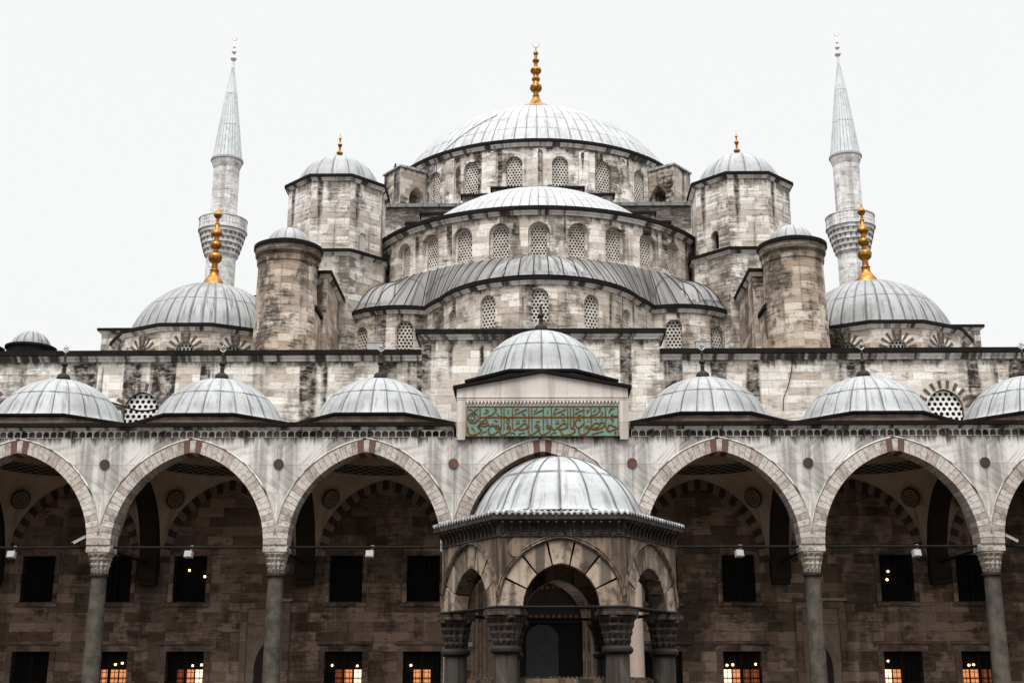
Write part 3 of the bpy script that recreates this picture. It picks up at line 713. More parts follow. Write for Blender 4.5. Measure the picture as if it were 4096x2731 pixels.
# lamps glimmering behind the windows: real globes hanging just inside the glass line
LM = MB(); LM.rev([(0, -.055), (.04, -.04), (.055, 0), (.04, .04), (0, .055)], (0, 0), 10); LM.tube([(0, 0, .05), (0, 0, .14)], .01, 4, 1); LM = LM.mesh('hanging_lamp', ['bulb', 'iron'])
lamps = [(-18.75, 2.82, 'in the low window beside the outer column'), (-18.45, 2.88, ''), (-15.35, 2.77, ''), (-14.95, 2.8, ''), (-9.2, 2.78, ''), (-8.1, 2.75, ''), (-5.75, 2.78, ''), (8.05, 2.78, ''), (8.3, 2.8, ''), (9.3, 2.82, ''), (15.05, 2.95, ''), (18.55, 2.78, ''), (18.75, 2.8, ''), (5.75, 2.8, ''), (5.66, 2.74, ''),
         (-15.75, 6.9, ''), (-15.05, 6.62, ''), (15.35, 6.8, ''), (15.28, 6.45, '')]
ORD = {1: 'lone', }
for i, (x, z, _) in enumerate(lamps):
    wi = min(WX, key=lambda q: abs(q-x)); hi = z > 4
    bay = {5.25: 'beside the fountain', 8.68: 'of the first full arch', 15.63: 'of the second arch', 18.98: 'by the outer column', 22.42: 'at the edge'}[abs(wi)]
    mates = sorted([q[0] for q in lamps if (q[1] > 4) == hi and min(WX, key=lambda r: abs(r-q[0])) == wi])
    nth = 'lone' if len(mates) == 1 else ('left', 'right')[mates.index(x)] if len(mates) == 2 else ('left', 'middle', 'right')[mates.index(x)]
    o = obj('hanging_lamp', LM, '', None, (x, YF+.28, z))
    tag(o, f"{nth} glowing lamp in the {'upper' if hi else 'lower'} window {bay}, {'left' if x < 0 else 'right'} of the fountain" if abs(wi) > 6 else f"{nth} glowing lamp in the lower window on the fountain's {'left' if x < 0 else 'right'}", 'lamp', 'lamps glowing inside the hall windows')
# marble niches behind the columns
for sg in (-1, 1):
    n = MB(); x = 12.15*sg; n.box(x-1.05, x+1.05, YF-.1, YF-.001, 0, 5.5)
    nb = obj('niche', n, 'vous_l', fw)
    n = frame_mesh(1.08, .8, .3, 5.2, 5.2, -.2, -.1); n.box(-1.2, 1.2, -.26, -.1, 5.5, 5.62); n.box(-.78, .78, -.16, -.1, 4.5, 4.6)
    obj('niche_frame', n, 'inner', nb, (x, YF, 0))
    n = MB(); n.face([(q[0], YF-.12, q[1]) for q in outline(.42, .3, 2.6, 3.7, 12)]); n.v = [(a+x, b, c) for a, b, c in n.v]; obj('niche_dark_face', n, 'paint', nb)  # flat arched face; the recess's shade is put into its dark colour
# portal of the hall
p = MB(); wall(p, flat(6.75), -3.1, 3.1, 0, 6.9, [(0, 1.75, 0, 4.5, 6.3)], .4)
for sg in (-1, 1): p.face([(3.1*sg, 6.75, 0), (3.1*sg, YF, 0), (3.1*sg, YF, 6.9), (3.1*sg, 6.75, 6.9)])
p.face([(-3.1, 6.75, 6.9), (3.1, 6.75, 6.9), (3.1, YF, 6.9), (-3.1, YF, 6.9)])
po = obj('portal', p, 'inner', mosque)
for sg in (-1, 1):
    for x, w, y in ((1.9, .1, .1), (2.15, .16, .16), (2.5, .2, .09), (2.85, .16, .18)):
        j = MB(); j.tube([(x*sg, 6.75-y*.5, 0), (x*sg, 6.75-y*.5, 6.2)], w*.5, 8); obj('jamb_moulding', j, 'vous_l', po)
b = MB(); b.box(-1.75, 1.75, 7.1, 7.14, 4.75, 6.4, 0); tp = obj('inscribed_tympanum', b, 'paint', po)
b = MB()
for i in range(13):
    for z in (6.1, 4.86): b.rev([(.0, 0), (.08, 0)], (0, 0), 8, 0); b.v[-24:] = [(-1.5+i*.25+a, 7.09, z+bb) for a, bb, c in b.v[-24:]]
obj('roundel_row', b, 'letter', tp)
b = MB(); b.box(-1.75, 1.75, 7.12, 7.16, 0, 4.75); dr = obj('doorway', b, 'void', po)
b = MB(); b.prism_y(outline(.7, 0, 3.9, 4.5, 10), 7.04, 7.11); obj('door_curtain', b, 'wood', dr)
b = MB(); b.box(-1.75, 1.75, 6.95, 7.05, 4.55, 4.74); obj('lintel', b, 'iron', po)
# ------------------------------------------------------------------ minarets
for sg in (-1, 1):
    X, Y = 27.35*sg, 55.
    mn = thing('minaret', 'slender stone minaret with lead cone, standing behind the '+('left corner dome' if sg < 0 else 'right corner dome'), 'minaret', (X, Y, 0), 0, 'minarets behind the hall')
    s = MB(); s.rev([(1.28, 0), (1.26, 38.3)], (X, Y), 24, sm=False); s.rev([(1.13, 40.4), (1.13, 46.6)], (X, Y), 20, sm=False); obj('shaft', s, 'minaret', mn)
    c = MB(); r = 1.27; z = 38.0; pr = [(1.26, 37.9)]
    for i in range(5):
        r2 = 1.26+.72*((i+1)/5)**.8; pr += [(r2-.06, z+.12), (r2, z+.16), (r2, z+.46)]; z += .47
    pr += [(2.12, z), (2.12, z+.18)]; c.rev(pr, (X, Y), 32)
    for i in range(4):                             # hanging niches of the corbelling, their shade put into a dark tone
        rr = 1.26+.72*((i+1.4)/5)**.8+.03; n = 20+2*i
        for k in range(n):
            a = 2*math.pi*(k+.5*(i % 2))/n; zz = 38.42+.47*i; ca, sa = math.cos(a), math.sin(a)
            q = [(X+rr*sa-w*ca, Y-rr*ca-w*sa) for w in (-.07, .07)]+[(X+(rr-.1)*sa+w*ca, Y-(rr-.1)*ca+w*sa) for w in (-.07, .07)]
            c.prism([q[0], q[1], q[3], q[2]], zz, zz+.22, 1)
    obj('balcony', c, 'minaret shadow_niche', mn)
    p = MB(); rp = 2.06; ops = []; n = 44; L_ = 2*math.pi*rp; z0 = z+.18
    for b_ in range(3):
        za = z0+.12+b_*.27
        wall(p, cyl(X, Y, rp), -L_/2, L_/2, za-.12 if b_ == 0 else za-.04, za+.23, [(-L_/2+L_*(i+.5)/n, .075 if (i % 4) else .02, za, za+.1, za+.17) for i in range(n)], .1, .3, steps=6)
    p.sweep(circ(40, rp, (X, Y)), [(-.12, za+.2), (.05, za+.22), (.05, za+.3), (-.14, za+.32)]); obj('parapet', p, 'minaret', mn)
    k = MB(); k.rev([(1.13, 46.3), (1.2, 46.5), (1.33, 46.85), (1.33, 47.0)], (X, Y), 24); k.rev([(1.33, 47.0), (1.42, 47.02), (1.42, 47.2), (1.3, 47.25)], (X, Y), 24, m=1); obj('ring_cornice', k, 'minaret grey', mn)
    k = MB(); k.rev([(1.31, 47.22), (.95, 50.2), (.55, 53.4), (.1, 56.3)], (X, Y), 24, sm=False, panels=24); cn = obj('cone', k, 'lead_cone', mn)
    finial([(.13, 0), (.11, .5), (.1, .7), (.26, .85), (.28, .98), (.1, 1.15), (.07, 1.4), (.2, 1.55), (.21, 1.65), (.07, 1.8), (.05, 2.0), (.13, 2.12), (.05, 2.3), (.03, 2.75), (0, 2.8)], cn, (X, Y), 56.2, m='pale', seg=10, tip=('crescent', 3.0, .2))

# ------------------------------------------------------------------ arcade along the hall front
arc = thing('arcade', 'marble courtyard arcade of pointed arches under a row of lead domes', 'arcade', (0, 3.5, 0))
BC = [0.]+[3.54+3.475+6.95*i for i in range(4)]; BC = sorted(BC+[-x for x in BC[1:]])
CX = [3.54+6.95*i for i in range(5)]; CX = sorted(CX+[-x for x in CX])
ZS, HA, TV = 7.2, 3.66, .48
def capital(mb, cx, cy, r0, s1, z0, z1, tiers=4, m=0, rot=0.):
    for k in range(tiers):
        f = (k+1)/tiers; za, zb = z0+(z1-z0)*k/tiers, z0+(z1-z0)*(k+1)/tiers; n = 24
        def ring(ff, wob):
            out = []
            for i in range(n):
                a = 2*math.pi*i/n; sq = 1/max(abs(math.cos(a)), abs(math.sin(a)))
                rr = (r0+(s1-r0)*ff)*(1+(min(sq, 1.3)-1)*ff)*(1-wob*(i % 2))
                out.append((cx+rr*math.cos(a+rot), cy+rr*math.sin(a+rot)))
            return out
        A, B = ring(max(0, f-.34), .22), ring(f, .0 if k == tiers-1 else .10)
        for i in range(n):
            j = (i+1) % n
            mb.face([(*A[i], za), (*A[j], za), (*B[j], zb-.35*(zb-za)), (*B[i], zb-.35*(zb-za))], m=m)
            mb.face([(*B[i], zb-.35*(zb-za)), (*B[j], zb-.35*(zb-za)), (*B[j], zb), (*B[i], zb)], m=m)
        mb.face([(*p, za) for p in reversed(A)], m=m); mb.face([(*p, zb) for p in B], m=m)
def column_meshes(key, sm):
    s = MB(); s.rev([(.5, 0), (.5, .25), (.42, .3), (.42, .45), (.36, .5), (.345, .6), (.33, 3), (.30, 6.0)], (0, 0), 20)
    c = MB(); capital(c, 0, 0, .31, .44, 6.12, 6.92); c.box(-.47, .47, -.46, .46, 6.92, 7.08)
    n = MB(); n.rev([(.30, 5.98), (.37, 6.0), (.38, 6.06), (.35, 6.12), (.3, 6.13)], (0, 0), 20)
    return s.mesh('shaft', [sm]), c.mesh('capital', ['pcap']), n.mesh('necking', ['bronze'])
CG, CP = column_meshes('g', 'shaft'), column_meshes('p', 'pink')
for x in CX:
    a = CP if abs(x) < 4 else CG
    o = obj('column', a[0], '', arc, (x, .45, 0)); obj('capital', a[1], '', o, (x, .45, 0)); obj('necking', a[2], '', o, (x, .45, 0))
def arch_bay(bh):
    half = bh-.47; w = MB(); ze = ZS
    Rr = (half*half+HA*HA)/(2*half); he = math.sqrt((Rr+TV)**2-(Rr-half)**2)
    wall(w, flat(0), -bh, bh, ZS, 11.45, [(0, bh-.002, ZS, ZS, ZS+he)], 0, steps=26)
    wall(w, lambda u, z, d: (-u, .9-d, z), -bh, bh, ZS, 12.0, [(0, half, ZS, ZS, ZS+HA)], 0, steps=20, m=1)
    for sg in (-1, 1): w.box(min(sg*half, sg*bh), max(sg*half, sg*bh), .03, .88, 7.08, ZS, 0)
    v = MB()
    def mf(i, n):
        k = abs(i-n//2)
        if k == 0: return 0
        if k == 1: return 2
        if k > n//2-5: return k % 2
        return 1 if random.random() < .38 else 0
    vring(v, flat(0), 0, ZS, half, HA, TV, 47, mf, -.03, .87, .0013)
    for k in range(47): pass
    e = []                                          # thin roll moulding round the arch
    pt, rr = vring(MB(), flat(0), 0, ZS, half, HA, TV, 1, lambda i, n: 0)
    v.tube([(pt(-1+2*i/60, rr+TV+.06)[0], -.02, pt(-1+2*i/60, rr+TV+.06)[1]) for i in range(2, 59)], .035, 5, 3)
    return w.mesh('spandrel_wall', ['marble', 'inner']), v.mesh('arch', ['vous_a', 'vous_b', 'vous_r', 'trim'])
A0, A1 = arch_bay(3.54), arch_bay(3.475)
# vault of one bay: four pendentives, a painted ring and a dome
def vault_mesh(bx):
    mb = MB(); a, b = bx-.4, 3.15; cy = 4.05; NP = 96
    def edge(ph):
        cx_, sy = math.cos(ph), math.sin(ph); k = min(a/abs(cx_) if abs(cx_) > 1e-6 else 1e9, b/abs(sy) if abs(sy) > 1e-6 else 1e9)
        x, y = k*cx_, k*sy
        h = archz(y, b, 3.5) if abs(abs(x)-a) < 1e-6 else archz(x, a, 3.75)
        return Vector((x, cy+y, 7.15+h))
    def pend(ph, t):
        e = edge(ph); r = Vector((2.85*math.cos(ph), cy+2.85*math.sin(ph), 11.05)); s_ = t**1.35
        return Vector((e.x+(r.x-e.x)*t, e.y+(r.y-e.y)*t, e.z+(r.z-e.z)*(1-(1-t)**1.6)))
    phs = sorted(set([2*math.pi*i/NP for i in range(NP)]+[math.atan2(s1*b, s2*a) % (2*math.pi) for s1 in (-1, 1) for s2 in (-1, 1)]))
    for i in range(len(phs)):
        p, q = phs[i], phs[(i+1) % len(phs)]+(2*math.pi if i == len(phs)-1 else 0)
        for j in range(8):
            t0, t1 = j/8, (j+1)/8; mb.face([pend(q, t0), pend(p, t0), pend(p, t1), pend(q, t1)], None, 0, True)
        e0, e1 = edge(p), edge(q); c0 = (2.7*math.cos(p), cy+2.7*math.sin(p), 12.02); c1 = (2.7*math.cos(q), cy+2.7*math.sin(q), 12.02)
        mb.face([(e0.x*1.13, cy+(e0.y-cy)*1.06, 12.02), (e1.x*1.13, cy+(e1.y-cy)*1.06, 12.02), c1, c0], None, 0)
    mb.rev([(2.85, 11.04), (2.87, 11.1), (2.86, 11.42), (2.8, 11.48)], (0, cy), 48, m=1)
    mb.rev([(2.8, 11.48), (2.6, 12.2), (2.1, 13.0), (1.2, 13.6), (0, 13.9)], (0, cy), 32)
    meds = []
    for ph in (math.atan2(b, a), math.pi-math.atan2(b, a)):
        for off in (0,):
            c = pend(ph, .56); tx = pend(ph+.05, .56)-pend(ph-.05, .56); ty = pend(ph, .6)-pend(ph, .52); tx.normalize(); ty.normalize()
            ty = (ty-tx*ty.dot(tx)).normalized(); n = tx.cross(ty)
            if n.y > 0 or n.z > 0: n = -n if n.dot(Vector((0, cy, 9))-c) < 0 else n
            if n.dot(Vector((0, cy, 8))-c) < 0: n = -n
            meds.append((c+n*.16, tx, ty, n))
    return mb.mesh('vault', ['vault', 'ring']), meds
V0, V1 = vault_mesh(3.54), vault_mesh(3.475)
def medal(c, tx, ty, n):
    mb = MB(); P = lambda r, a, h: c+tx*r*math.cos(a)+ty*r*math.sin(a)+n*h
    for i in range(36):
        a0, a1, am = 2*math.pi*i/36, 2*math.pi*(i+1)/36, 2*math.pi*(i+.5)/36
        mb.face([P(0, 0, .015), P(.40, a0, .015), P(.40, a1, .015)]); mb.face([P(.40, a0, .015), P(.40, a0, -.03), P(.40, a1, -.03), P(.40, a1, .015)])
        mb.face([P(.40, a0+.03, .015), P(.48, am-.03, .012), P(.48, am+.03, .012), P(.40, a1-.03, .015)])
        for r0, r1, ph in ((.06, .13, 0), (.17, .24, .5), (.28, .36, 0)):
            if i % 2 == 0: mb.face([P(r0, a0+ph*.17, .02), P(r1, a0+ph*.17-.02, .02), P(r1, a1+ph*.17, .02), P(r0, a1+ph*.17, .02)], m=1)
    return mb
def dome_meshes():
    cy = 3.95
    w = MB(); P8 = ngon(8, 3.28, (0, cy)); w.prism(P8, 12.03, 12.48)
    e = MB(); e.sweep(ngon(8, 3.28, (0, cy)), [(-.05, 12.46), (.16, 12.49), (.17, 12.58), (-.2, 12.66), (-.6, 12.7)], True)
    e.face([(*p, 12.62) for p in ngon(8, 2.9, (0, cy))])
    d = MB(); d.rev(cap(2.85, 12.62, 2.16, 14, .32), (0, cy), 64, panels=26)
    return w.mesh('dome_drum', ['brickish']), e.mesh('eave', ['lead_edge']), d.mesh('lead_dome', ['lead_small'])
DM = dome_meshes()
SF = fp([(620, 110), (605, 104), (585, 104), (560, 90), (540, 66), (525, 34), (472, 28), (464, 36), (440, 32), (428, 22), (412, 40), (388, 52), (362, 46), (335, 22), (262, 17), (250, 23), (238, 16), (195, 8)], 620, .0028)
FI = MB(); FI.rev([(r, z) for r, z in SF], (0, 0), 14)
pts = [(.135*math.sin(R_(a)), 0, 1.33-.135*math.cos(R_(a))) for a in range(0, 433, 72)]
FI.tube(pts, .028, 5, 1, False); FI.tube([(0, 0, 1.45), (0, 0, 1.56)], .018, 5, 1); FI.tube([(-.07, 0, 1.33), (0, 0, 1.40), (.07, 0, 1.33)], .022, 5, 0, False)
FI = FI.mesh('finial', ['bronze', 'pale'])
def band_mesh(bh):
    mb = MB(); n = 24; p = 2*bh/n
    wall(mb, flat(-.02), -bh, bh, 11.45, 11.74, [(-bh+p*(i+.5), p*.445, 11.465, 11.60, 11.71) for i in range(n)], .09, steps=4)
    mb.face([(-bh, .068, 11.45), (bh, .068, 11.45), (bh, .068, 11.72), (-bh, .068, 11.72)], m=1)
    mb.face([(-bh, -.02, 11.45), (bh, -.02, 11.45), (bh, .1, 11.45), (-bh, .1, 11.45)])
    return mb.mesh('niche_band', ['trim', 'niche_back'])
B0, B1 = band_mesh(3.54), band_mesh(3.475)
for x in BC:
    c = abs(x) < 1; far = abs(x) > 25
    sp, ar = A0 if c else A1
    o = obj('spandrel_wall', sp, '', arc, (x, 0, 0)); obj('arch', ar, '', arc, (x, 0, 0))
    if not c: obj('niche_band', B1, '', o, (x, 0, 0))
    vm, meds = V0 if c else V1
    v = obj('vault', vm, '', arc, (x, 0, 0))
    if not far:
        for md in meds: obj('medallion', medal(*md), 'paint vault', v, (x, 0, 0))
        b = MB(); hb = (3.54 if c else 3.475)-.42
        vring(b, lambda u, z, d: (u, 7.2+d, z), 0, 7.2, hb-.42, 3.25, .42, 33, lambda i, n: i % 2, -.05, .02); obj('wall_arch', b, 'vous_d vous_l', v, (x, 0, 0))
    if not c:
        w = obj('dome_drum', DM[0], '', arc, (x, 0, 0)); obj('eave', DM[1], '', w, (x, 0, 0))
        d = obj('lead_dome', DM[2], '', arc, (x, 0, 0)); obj('finial', FI, '', d, (x, 3.95, 14.84))
    z = MB(); hb = (3.54 if c else 3.475)-.47; z.tube([(-hb-.5, 0, 7.14), (hb+.5, 0, 7.14)], .05, 8); obj('tie_rod', z, 'iron', arc, (x, .42, 0))
# transverse arches between the bays, rods and roundels
T = MB()
for sg in (-1, 1):
    f_ = (lambda u, z, d, sg=sg: (sg*(.4-d), 4.05+sg*u, z)) 
    wall(T, f_, -3.15, 3.15, 7.15, 12.0, [(0, 2.75, 7.15, 7.15, 10.55)], .8 if sg > 0 else 0, steps=18)
T.box(-.42, .42, 6.65, 7.19, 6.45, 7.2); T.box(-.38, .38, 6.75, 7.19, 6.2, 6.45)
T = T.mesh('transverse_arch', ['tdark'])  # near-black, a darker version of the inner wall's stone
RD = MB(); RD.rev([(0, -.05), (.2, -.05), (.2, .05)], (0, 0), 24); RD.v = [(x, z, -y) for x, y, z in RD.v]
RDa, RDb = RD.mesh('roundel', ['tie']), RD.mesh('roundel', ['tie_r'])
TR = MB(); TR.tube([(0, .9, 7.14), (0, 6.8, 7.14)], .05, 8); TR = TR.mesh('tie_rod', ['iron'])
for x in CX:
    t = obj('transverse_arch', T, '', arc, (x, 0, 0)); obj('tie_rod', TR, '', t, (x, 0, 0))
    obj('roundel', RDb if abs(x) < 4 else RDa, '', arc, (x, 0, 10.38))
for x0, x1 in ((-31.3, -3.47), (3.47, 31.3)):
    mb = MB(); mb.sweep([(x0, 0), (x1, 0)], [(0, 11.74), (.05, 11.75), (.08, 11.8), (.16, 11.83), (.16, 11.85), (.28, 11.86), (.28, 12.02), (-.3, 12.06), (-1.0, 12.1)], False, mf=lambda k: 0 if k < 4 else 1)
    obj('cornice', mb, 'trim lead_edge', arc)
b = MB()
b.box(-31.3, 31.3, .92, 7.15, 12.035, 12.06); obj('roof', b, 'lead_roof', arc) if 0 else None
# portal block over the central bay
g_ = MB(); g_.prism_y([(-3.43, 11.45), (3.43, 11.45), (3.43, 13.38), (0, 14.02), (-3.43, 13.38)], -.16, 3.2)
pb = obj('portal_gable', g_, 'rose', arc)
g_ = MB(); g_.prism_y([(-3.58, 13.37), (0, 14.03), (3.58, 13.37), (3.58, 13.49), (0, 14.16), (-3.58, 13.49)], -.3, 3.3); obj('coping', g_, 'lead_edge', pb)
g_ = MB()
for sg in (-1, 1): g_.box(min(3.08*sg, 3.4*sg), max(3.08*sg, 3.4*sg), -.2, -.161, 11.3, 12.9)
g_.box(-3.4, 3.4, -.205, -.161, 12.92, 12.98); g_.box(-3.4, 3.4, -.225, -.161, 13.0, 13.05); obj('panel_moulding', g_, 'rose', pb)
g_ = MB(); n = 43
for i in range(n):
    xa = -3.06+6.12*i/n; xb = xa+6.12/n
    g_.prism_y([(xa, 12.9), ((xa+xb)/2, 12.72), (xb, 12.9)], -.24, -.161)
g_.box(-3.08, 3.08, -.2, -.162, 12.82, 12.91); obj('stalactite_fringe', g_, 'rose', pb)
w = MB(); w.prism(ngon(8, 3.1, (0, 3.95)), 12.03, 14.3); dd = obj('dome_drum', w, 'brickish', arc)
w = MB(); w.sweep(ngon(8, 3.1, (0, 3.95)), [(-.05, 14.28), (.16, 14.31), (.17, 14.42), (-.3, 14.5)], True); w.face([(*p, 14.46) for p in ngon(8, 3.0, (0, 3.95))]); obj('eave', w, 'lead_edge', dd)
w = MB(); w.rev(cap(2.88, 14.46, 2.42, 14, .15), (0, 3.95), 64, panels=22); w.rev([(.34, 16.84), (.22, 16.95), (.08, 17.1), (.06, 17.15)], (0, 3.95), 14); dm = obj('lead_dome', w, 'lead_small', arc)
obj('finial', FI, '', dm, (0, 3.95, 16.98))
# inscription panel
p = MB(); p.box(-3.0, 3.0, -.19, -.161, 11.44, 12.67); pn = obj('inscription_panel', p, 'teal', arc)
K = .00151
def X(px): return (px-2279)*K
def Z(py): return 12.05-(py-787)*K
lt = MB()
def stroke(pts, w, dx=0, m=0, y=-.191, th=.028):
    P = spline([(X(a+dx), Z(b)) for a, b in pts]); w *= K; n = len(P); sec = [(-.5, 0), (-.3, -1), (.3, -1), (.5, 0)]; rows = []
    for i, q in enumerate(P):
        t = P[min(i+1, n-1)]-P[max(i-1, 0)]; t.normalize(); nn = Vector((-t.y, t.x)); f = w*(.75 if i in (0, n-1) else 1)
        rows.append([(q.x+nn.x*s_*f, y+h*th, q.y+nn.y*s_*f) for s_, h in sec])
    for A, B in zip(rows, rows[1:]):
        for k in range(3): lt.face([A[k], B[k], B[k+1], A[k+1]], None, m)
    for A in (rows[0], rows[-1]): lt.face(A, None, m)
D = 2091
for a, b, c, d_ in ((268, 390, 4290, 390), (268, 1190, 4290, 1190)): stroke([(a, b), (c, d_)], 34)
for a in (284, 4276): stroke([(a, 380), (a, 1200)], 34)
stroke([(650, 680), (4010, 680), (4095, 655), (4130, 590)], 48)
for a, b, c in ((630, 405, 870), (1192, 405, 960), (1265, 405, 1010), (1490, 415, 950), (1922, 405, 950), (2000, 410, 1040), (2306, 405, 1045), (2521, 420, 950), (2946, 405, 950), (3021, 405, 910), (3101, 405, 930), (3376, 405, 1030), (3566, 405, 900), (3946, 405, 960)): stroke([(a, b), (a, c)], 45)
for pts, w in [
  ([(610, 890), (690, 850), (790, 835), (828, 790), (800, 745), (740, 755), (680, 800), (620, 880), (580, 930)], 46), ([(560, 940), (640, 905), (720, 925), (810, 900), (870, 860)], 42), ([(560, 930), (600, 970), (670, 1010), (660, 1050), (580, 1110), (470, 1150), (370, 1140), (322, 1070), (318, 930)], 46),
  ([(860, 870), (890, 920), (950, 905), (965, 850)], 38), ([(965, 860), (985, 915), (1030, 900), (1045, 870)], 38), ([(1045, 985), (1045, 925), (1090, 900), (1125, 945), (1090, 985), (1055, 960)], 46), ([(1120, 950), (1125, 1020), (1060, 1095), (960, 1145), (885, 1130), (850, 1060), (872, 950)], 44), ([(1192, 950), (1180, 1000), (1130, 990)], 38),
  ([(1355, 985), (1345, 925), (1390, 900), (1432, 950), (1395, 995), (1355, 965)], 46), ([(1430, 960), (1435, 1035), (1360, 1105), (1260, 1148), (1185, 1130), (1152, 1060), (1178, 955)], 44), ([(1300, 680), (1390, 725), (1412, 790), (1370, 842), (1325, 810), (1360, 745), (1400, 705), (1460, 680)], 34),
  ([(1490, 950), (1515, 1010), (1570, 1020), (1615, 960), (1650, 1005), (1750, 1010), (1850, 980), (1878, 920), (1845, 860), (1780, 858), (1710, 915), (1650, 985)], 44), ([(1870, 975), (1915, 960), (1920, 930)], 38),
  ([(2095, 955), (2100, 895), (2160, 890), (2190, 940), (2150, 975), (2105, 945)], 46), ([(2182, 950), (2165, 1030), (2080, 1100), (1990, 1150), (1925, 1130), (1903, 1050), (1918, 970)], 44),
  ([(1545, 605), (1700, 540), (1865, 465)], 40), ([(2050, 595), (2170, 535), (2290, 485)], 38), ([(1560, 540), (1580, 470), (1660, 465)], 34), ([(1735, 605), (1800, 600), (1830, 645)], 32), ([(2060, 530), (2115, 480), (2130, 430)], 28), ([(1376, 490), (1376, 585)], 44), ([(765, 480), (845, 490), (830, 540), (735, 580)], 34), ([(1015, 475), (1035, 435), (1060, 480), (1000, 560), (920, 620), (820, 655)], 36), ([(1080, 555), (1100, 615), (1155, 645)], 28),
  ([(320, 465), (400, 475), (450, 545), (520, 475), (580, 450)], 34), ([(1750, 775), (1820, 765), (1830, 815)], 28), ([(2105, 775), (2150, 810), (2200, 770)], 36), ([(1000, 770), (1080, 780), (1095, 825)], 30), ([(430, 925), (418, 980), (470, 1010), (485, 1065)], 30), ([(640, 1140), (720, 1080), (805, 1045)], 26), ([(1440, 1140), (1470, 1100), (1530, 1100), (1560, 1155)], 32), ([(1640, 1152), (1720, 1110), (1790, 1088), (1812, 1112)], 22)]: stroke(pts, w)
for pts, w in [
  ([(300, 985), (298, 915), (350, 900), (392, 950), (350, 990), (305, 955)], 46), ([(392, 960), (390, 1035), (300, 1110), (205, 1150), (135, 1130), (103, 1050), (128, 955)], 44), ([(430, 950), (465, 1012), (520, 1015), (570, 950), (610, 1003), (700, 1003), (800, 972), (830, 910), (790, 852), (720, 862), (640, 925), (605, 985)], 44), ([(855, 940), (835, 972), (810, 965)], 36),
  ([(1010, 920), (955, 950), (930, 975), (1000, 990), (1050, 1030), (1020, 1085), (930, 1140), (820, 1165), (725, 1150), (680, 1100), (668, 1035)], 46), ([(1205, 770), (1130, 745), (1070, 785), (1048, 860), (1080, 935), (1140, 962), (1215, 920), (1270, 860)], 50), ([(1340, 985), (1340, 930), (1390, 912), (1422, 960), (1385, 1000), (1345, 970)], 46), ([(1420, 980), (1415, 1045), (1340, 1110), (1245, 1160), (1172, 1135), (1140, 1060), (1165, 968)], 46),
  ([(1450, 970), (1540, 870), (1620, 842), (1682, 885), (1650, 945), (1540, 980), (1440, 1000)], 46), ([(1725, 890), (1720, 835), (1780, 822), (1820, 885), (1790, 945), (1700, 990), (1600, 1012), (1480, 1005)], 46), ([(1862, 950), (1890, 1035), (1950, 1062), (2050, 1025), (2170, 975), (2060, 930), (1950, 892), (1920, 935), (1912, 1010)], 46),
  ([(1990, 720), (2020, 770), (2032, 835)], 32), ([(290, 745), (320, 790), (332, 850)], 30), ([(1475, 1140), (1630, 1105), (1795, 1058)], 32), ([(2085, 1065), (2130, 1090), (2080, 1120), (2120, 1150)], 28), ([(380, 1160), (450, 1112), (530, 1088), (555, 1110)], 24), ([(475, 612), (650, 540), (815, 468)], 40), ([(1040, 602), (1150, 542), (1265, 490)], 38), ([(495, 565), (530, 462), (605, 462)], 36), ([(1065, 480), (1110, 455), (1165, 475)], 32), ([(1525, 545), (1590, 490), (1575, 435)], 30), ([(1665, 465), (1690, 420), (1722, 465), (1670, 560), (1590, 612), (1500, 642)], 36), ([(1355, 495), (1420, 508), (1355, 575)], 30), ([(1750, 540), (1785, 590), (1715, 640)], 30), ([(1945, 580), (1980, 500), (2040, 435), (2085, 475)], 40), ([(675, 612), (755, 592), (772, 645)], 32), ([(1120, 642), (1180, 625), (1230, 642)], 28), ([(330, 500), (330, 595)], 44), ([(1380, 775), (1400, 815)], 40), ([(700, 772), (770, 760), (775, 812)], 28), ([(1572, 750), (1608, 750)], 38), ([(1732, 745), (1768, 745)], 38), ([(2035, 720), (2060, 760), (2040, 790)], 40)]: stroke(pts, w, D)
for x0 in (1590, 2631):
    for i in range(3): stroke([(x0+40*i, 755), (x0+40*i, 850)], 24)
    stroke([(x0, 855), (x0+80, 855)], 28)
cc, cr = (452, 700), 142
stroke([(cc[0]+cr*math.cos(R_(a)), cc[1]+cr*math.sin(R_(a))) for a in range(0, 361, 20)], 26)
for pts in ([(350, 620), (390, 660), (430, 620), (470, 660), (510, 610)], [(330, 690), (340, 760), (400, 720), (430, 760), (480, 720), (480, 660)], [(520, 640), (530, 740), (570, 750)], [(370, 800), (430, 775), (480, 810), (540, 780)], [(360, 580), (430, 600), (520, 590)]): stroke(pts, 17)
for a, b, c, d_ in ((900, 845, 905, 858), (968, 840, 972, 852), (1245, 1020, 1245, 1045), (2000, 1040, 1998, 1062), (2300, 1045, 2296, 1068), (3372, 1030, 3370, 1052), (2216, 960, 2210, 1000), (1078, 545, 1095, 545), (700, 1088, 640, 1140), (320, 930, 318, 990), (4115, 830, 4118, 850), (735, 565, 735, 580), (1535, 600, 1560, 612)): stroke([(a, b), (c, d_)], 18, 0, 1, -.2)
obj('lettering', lt, 'letter glint', pn)
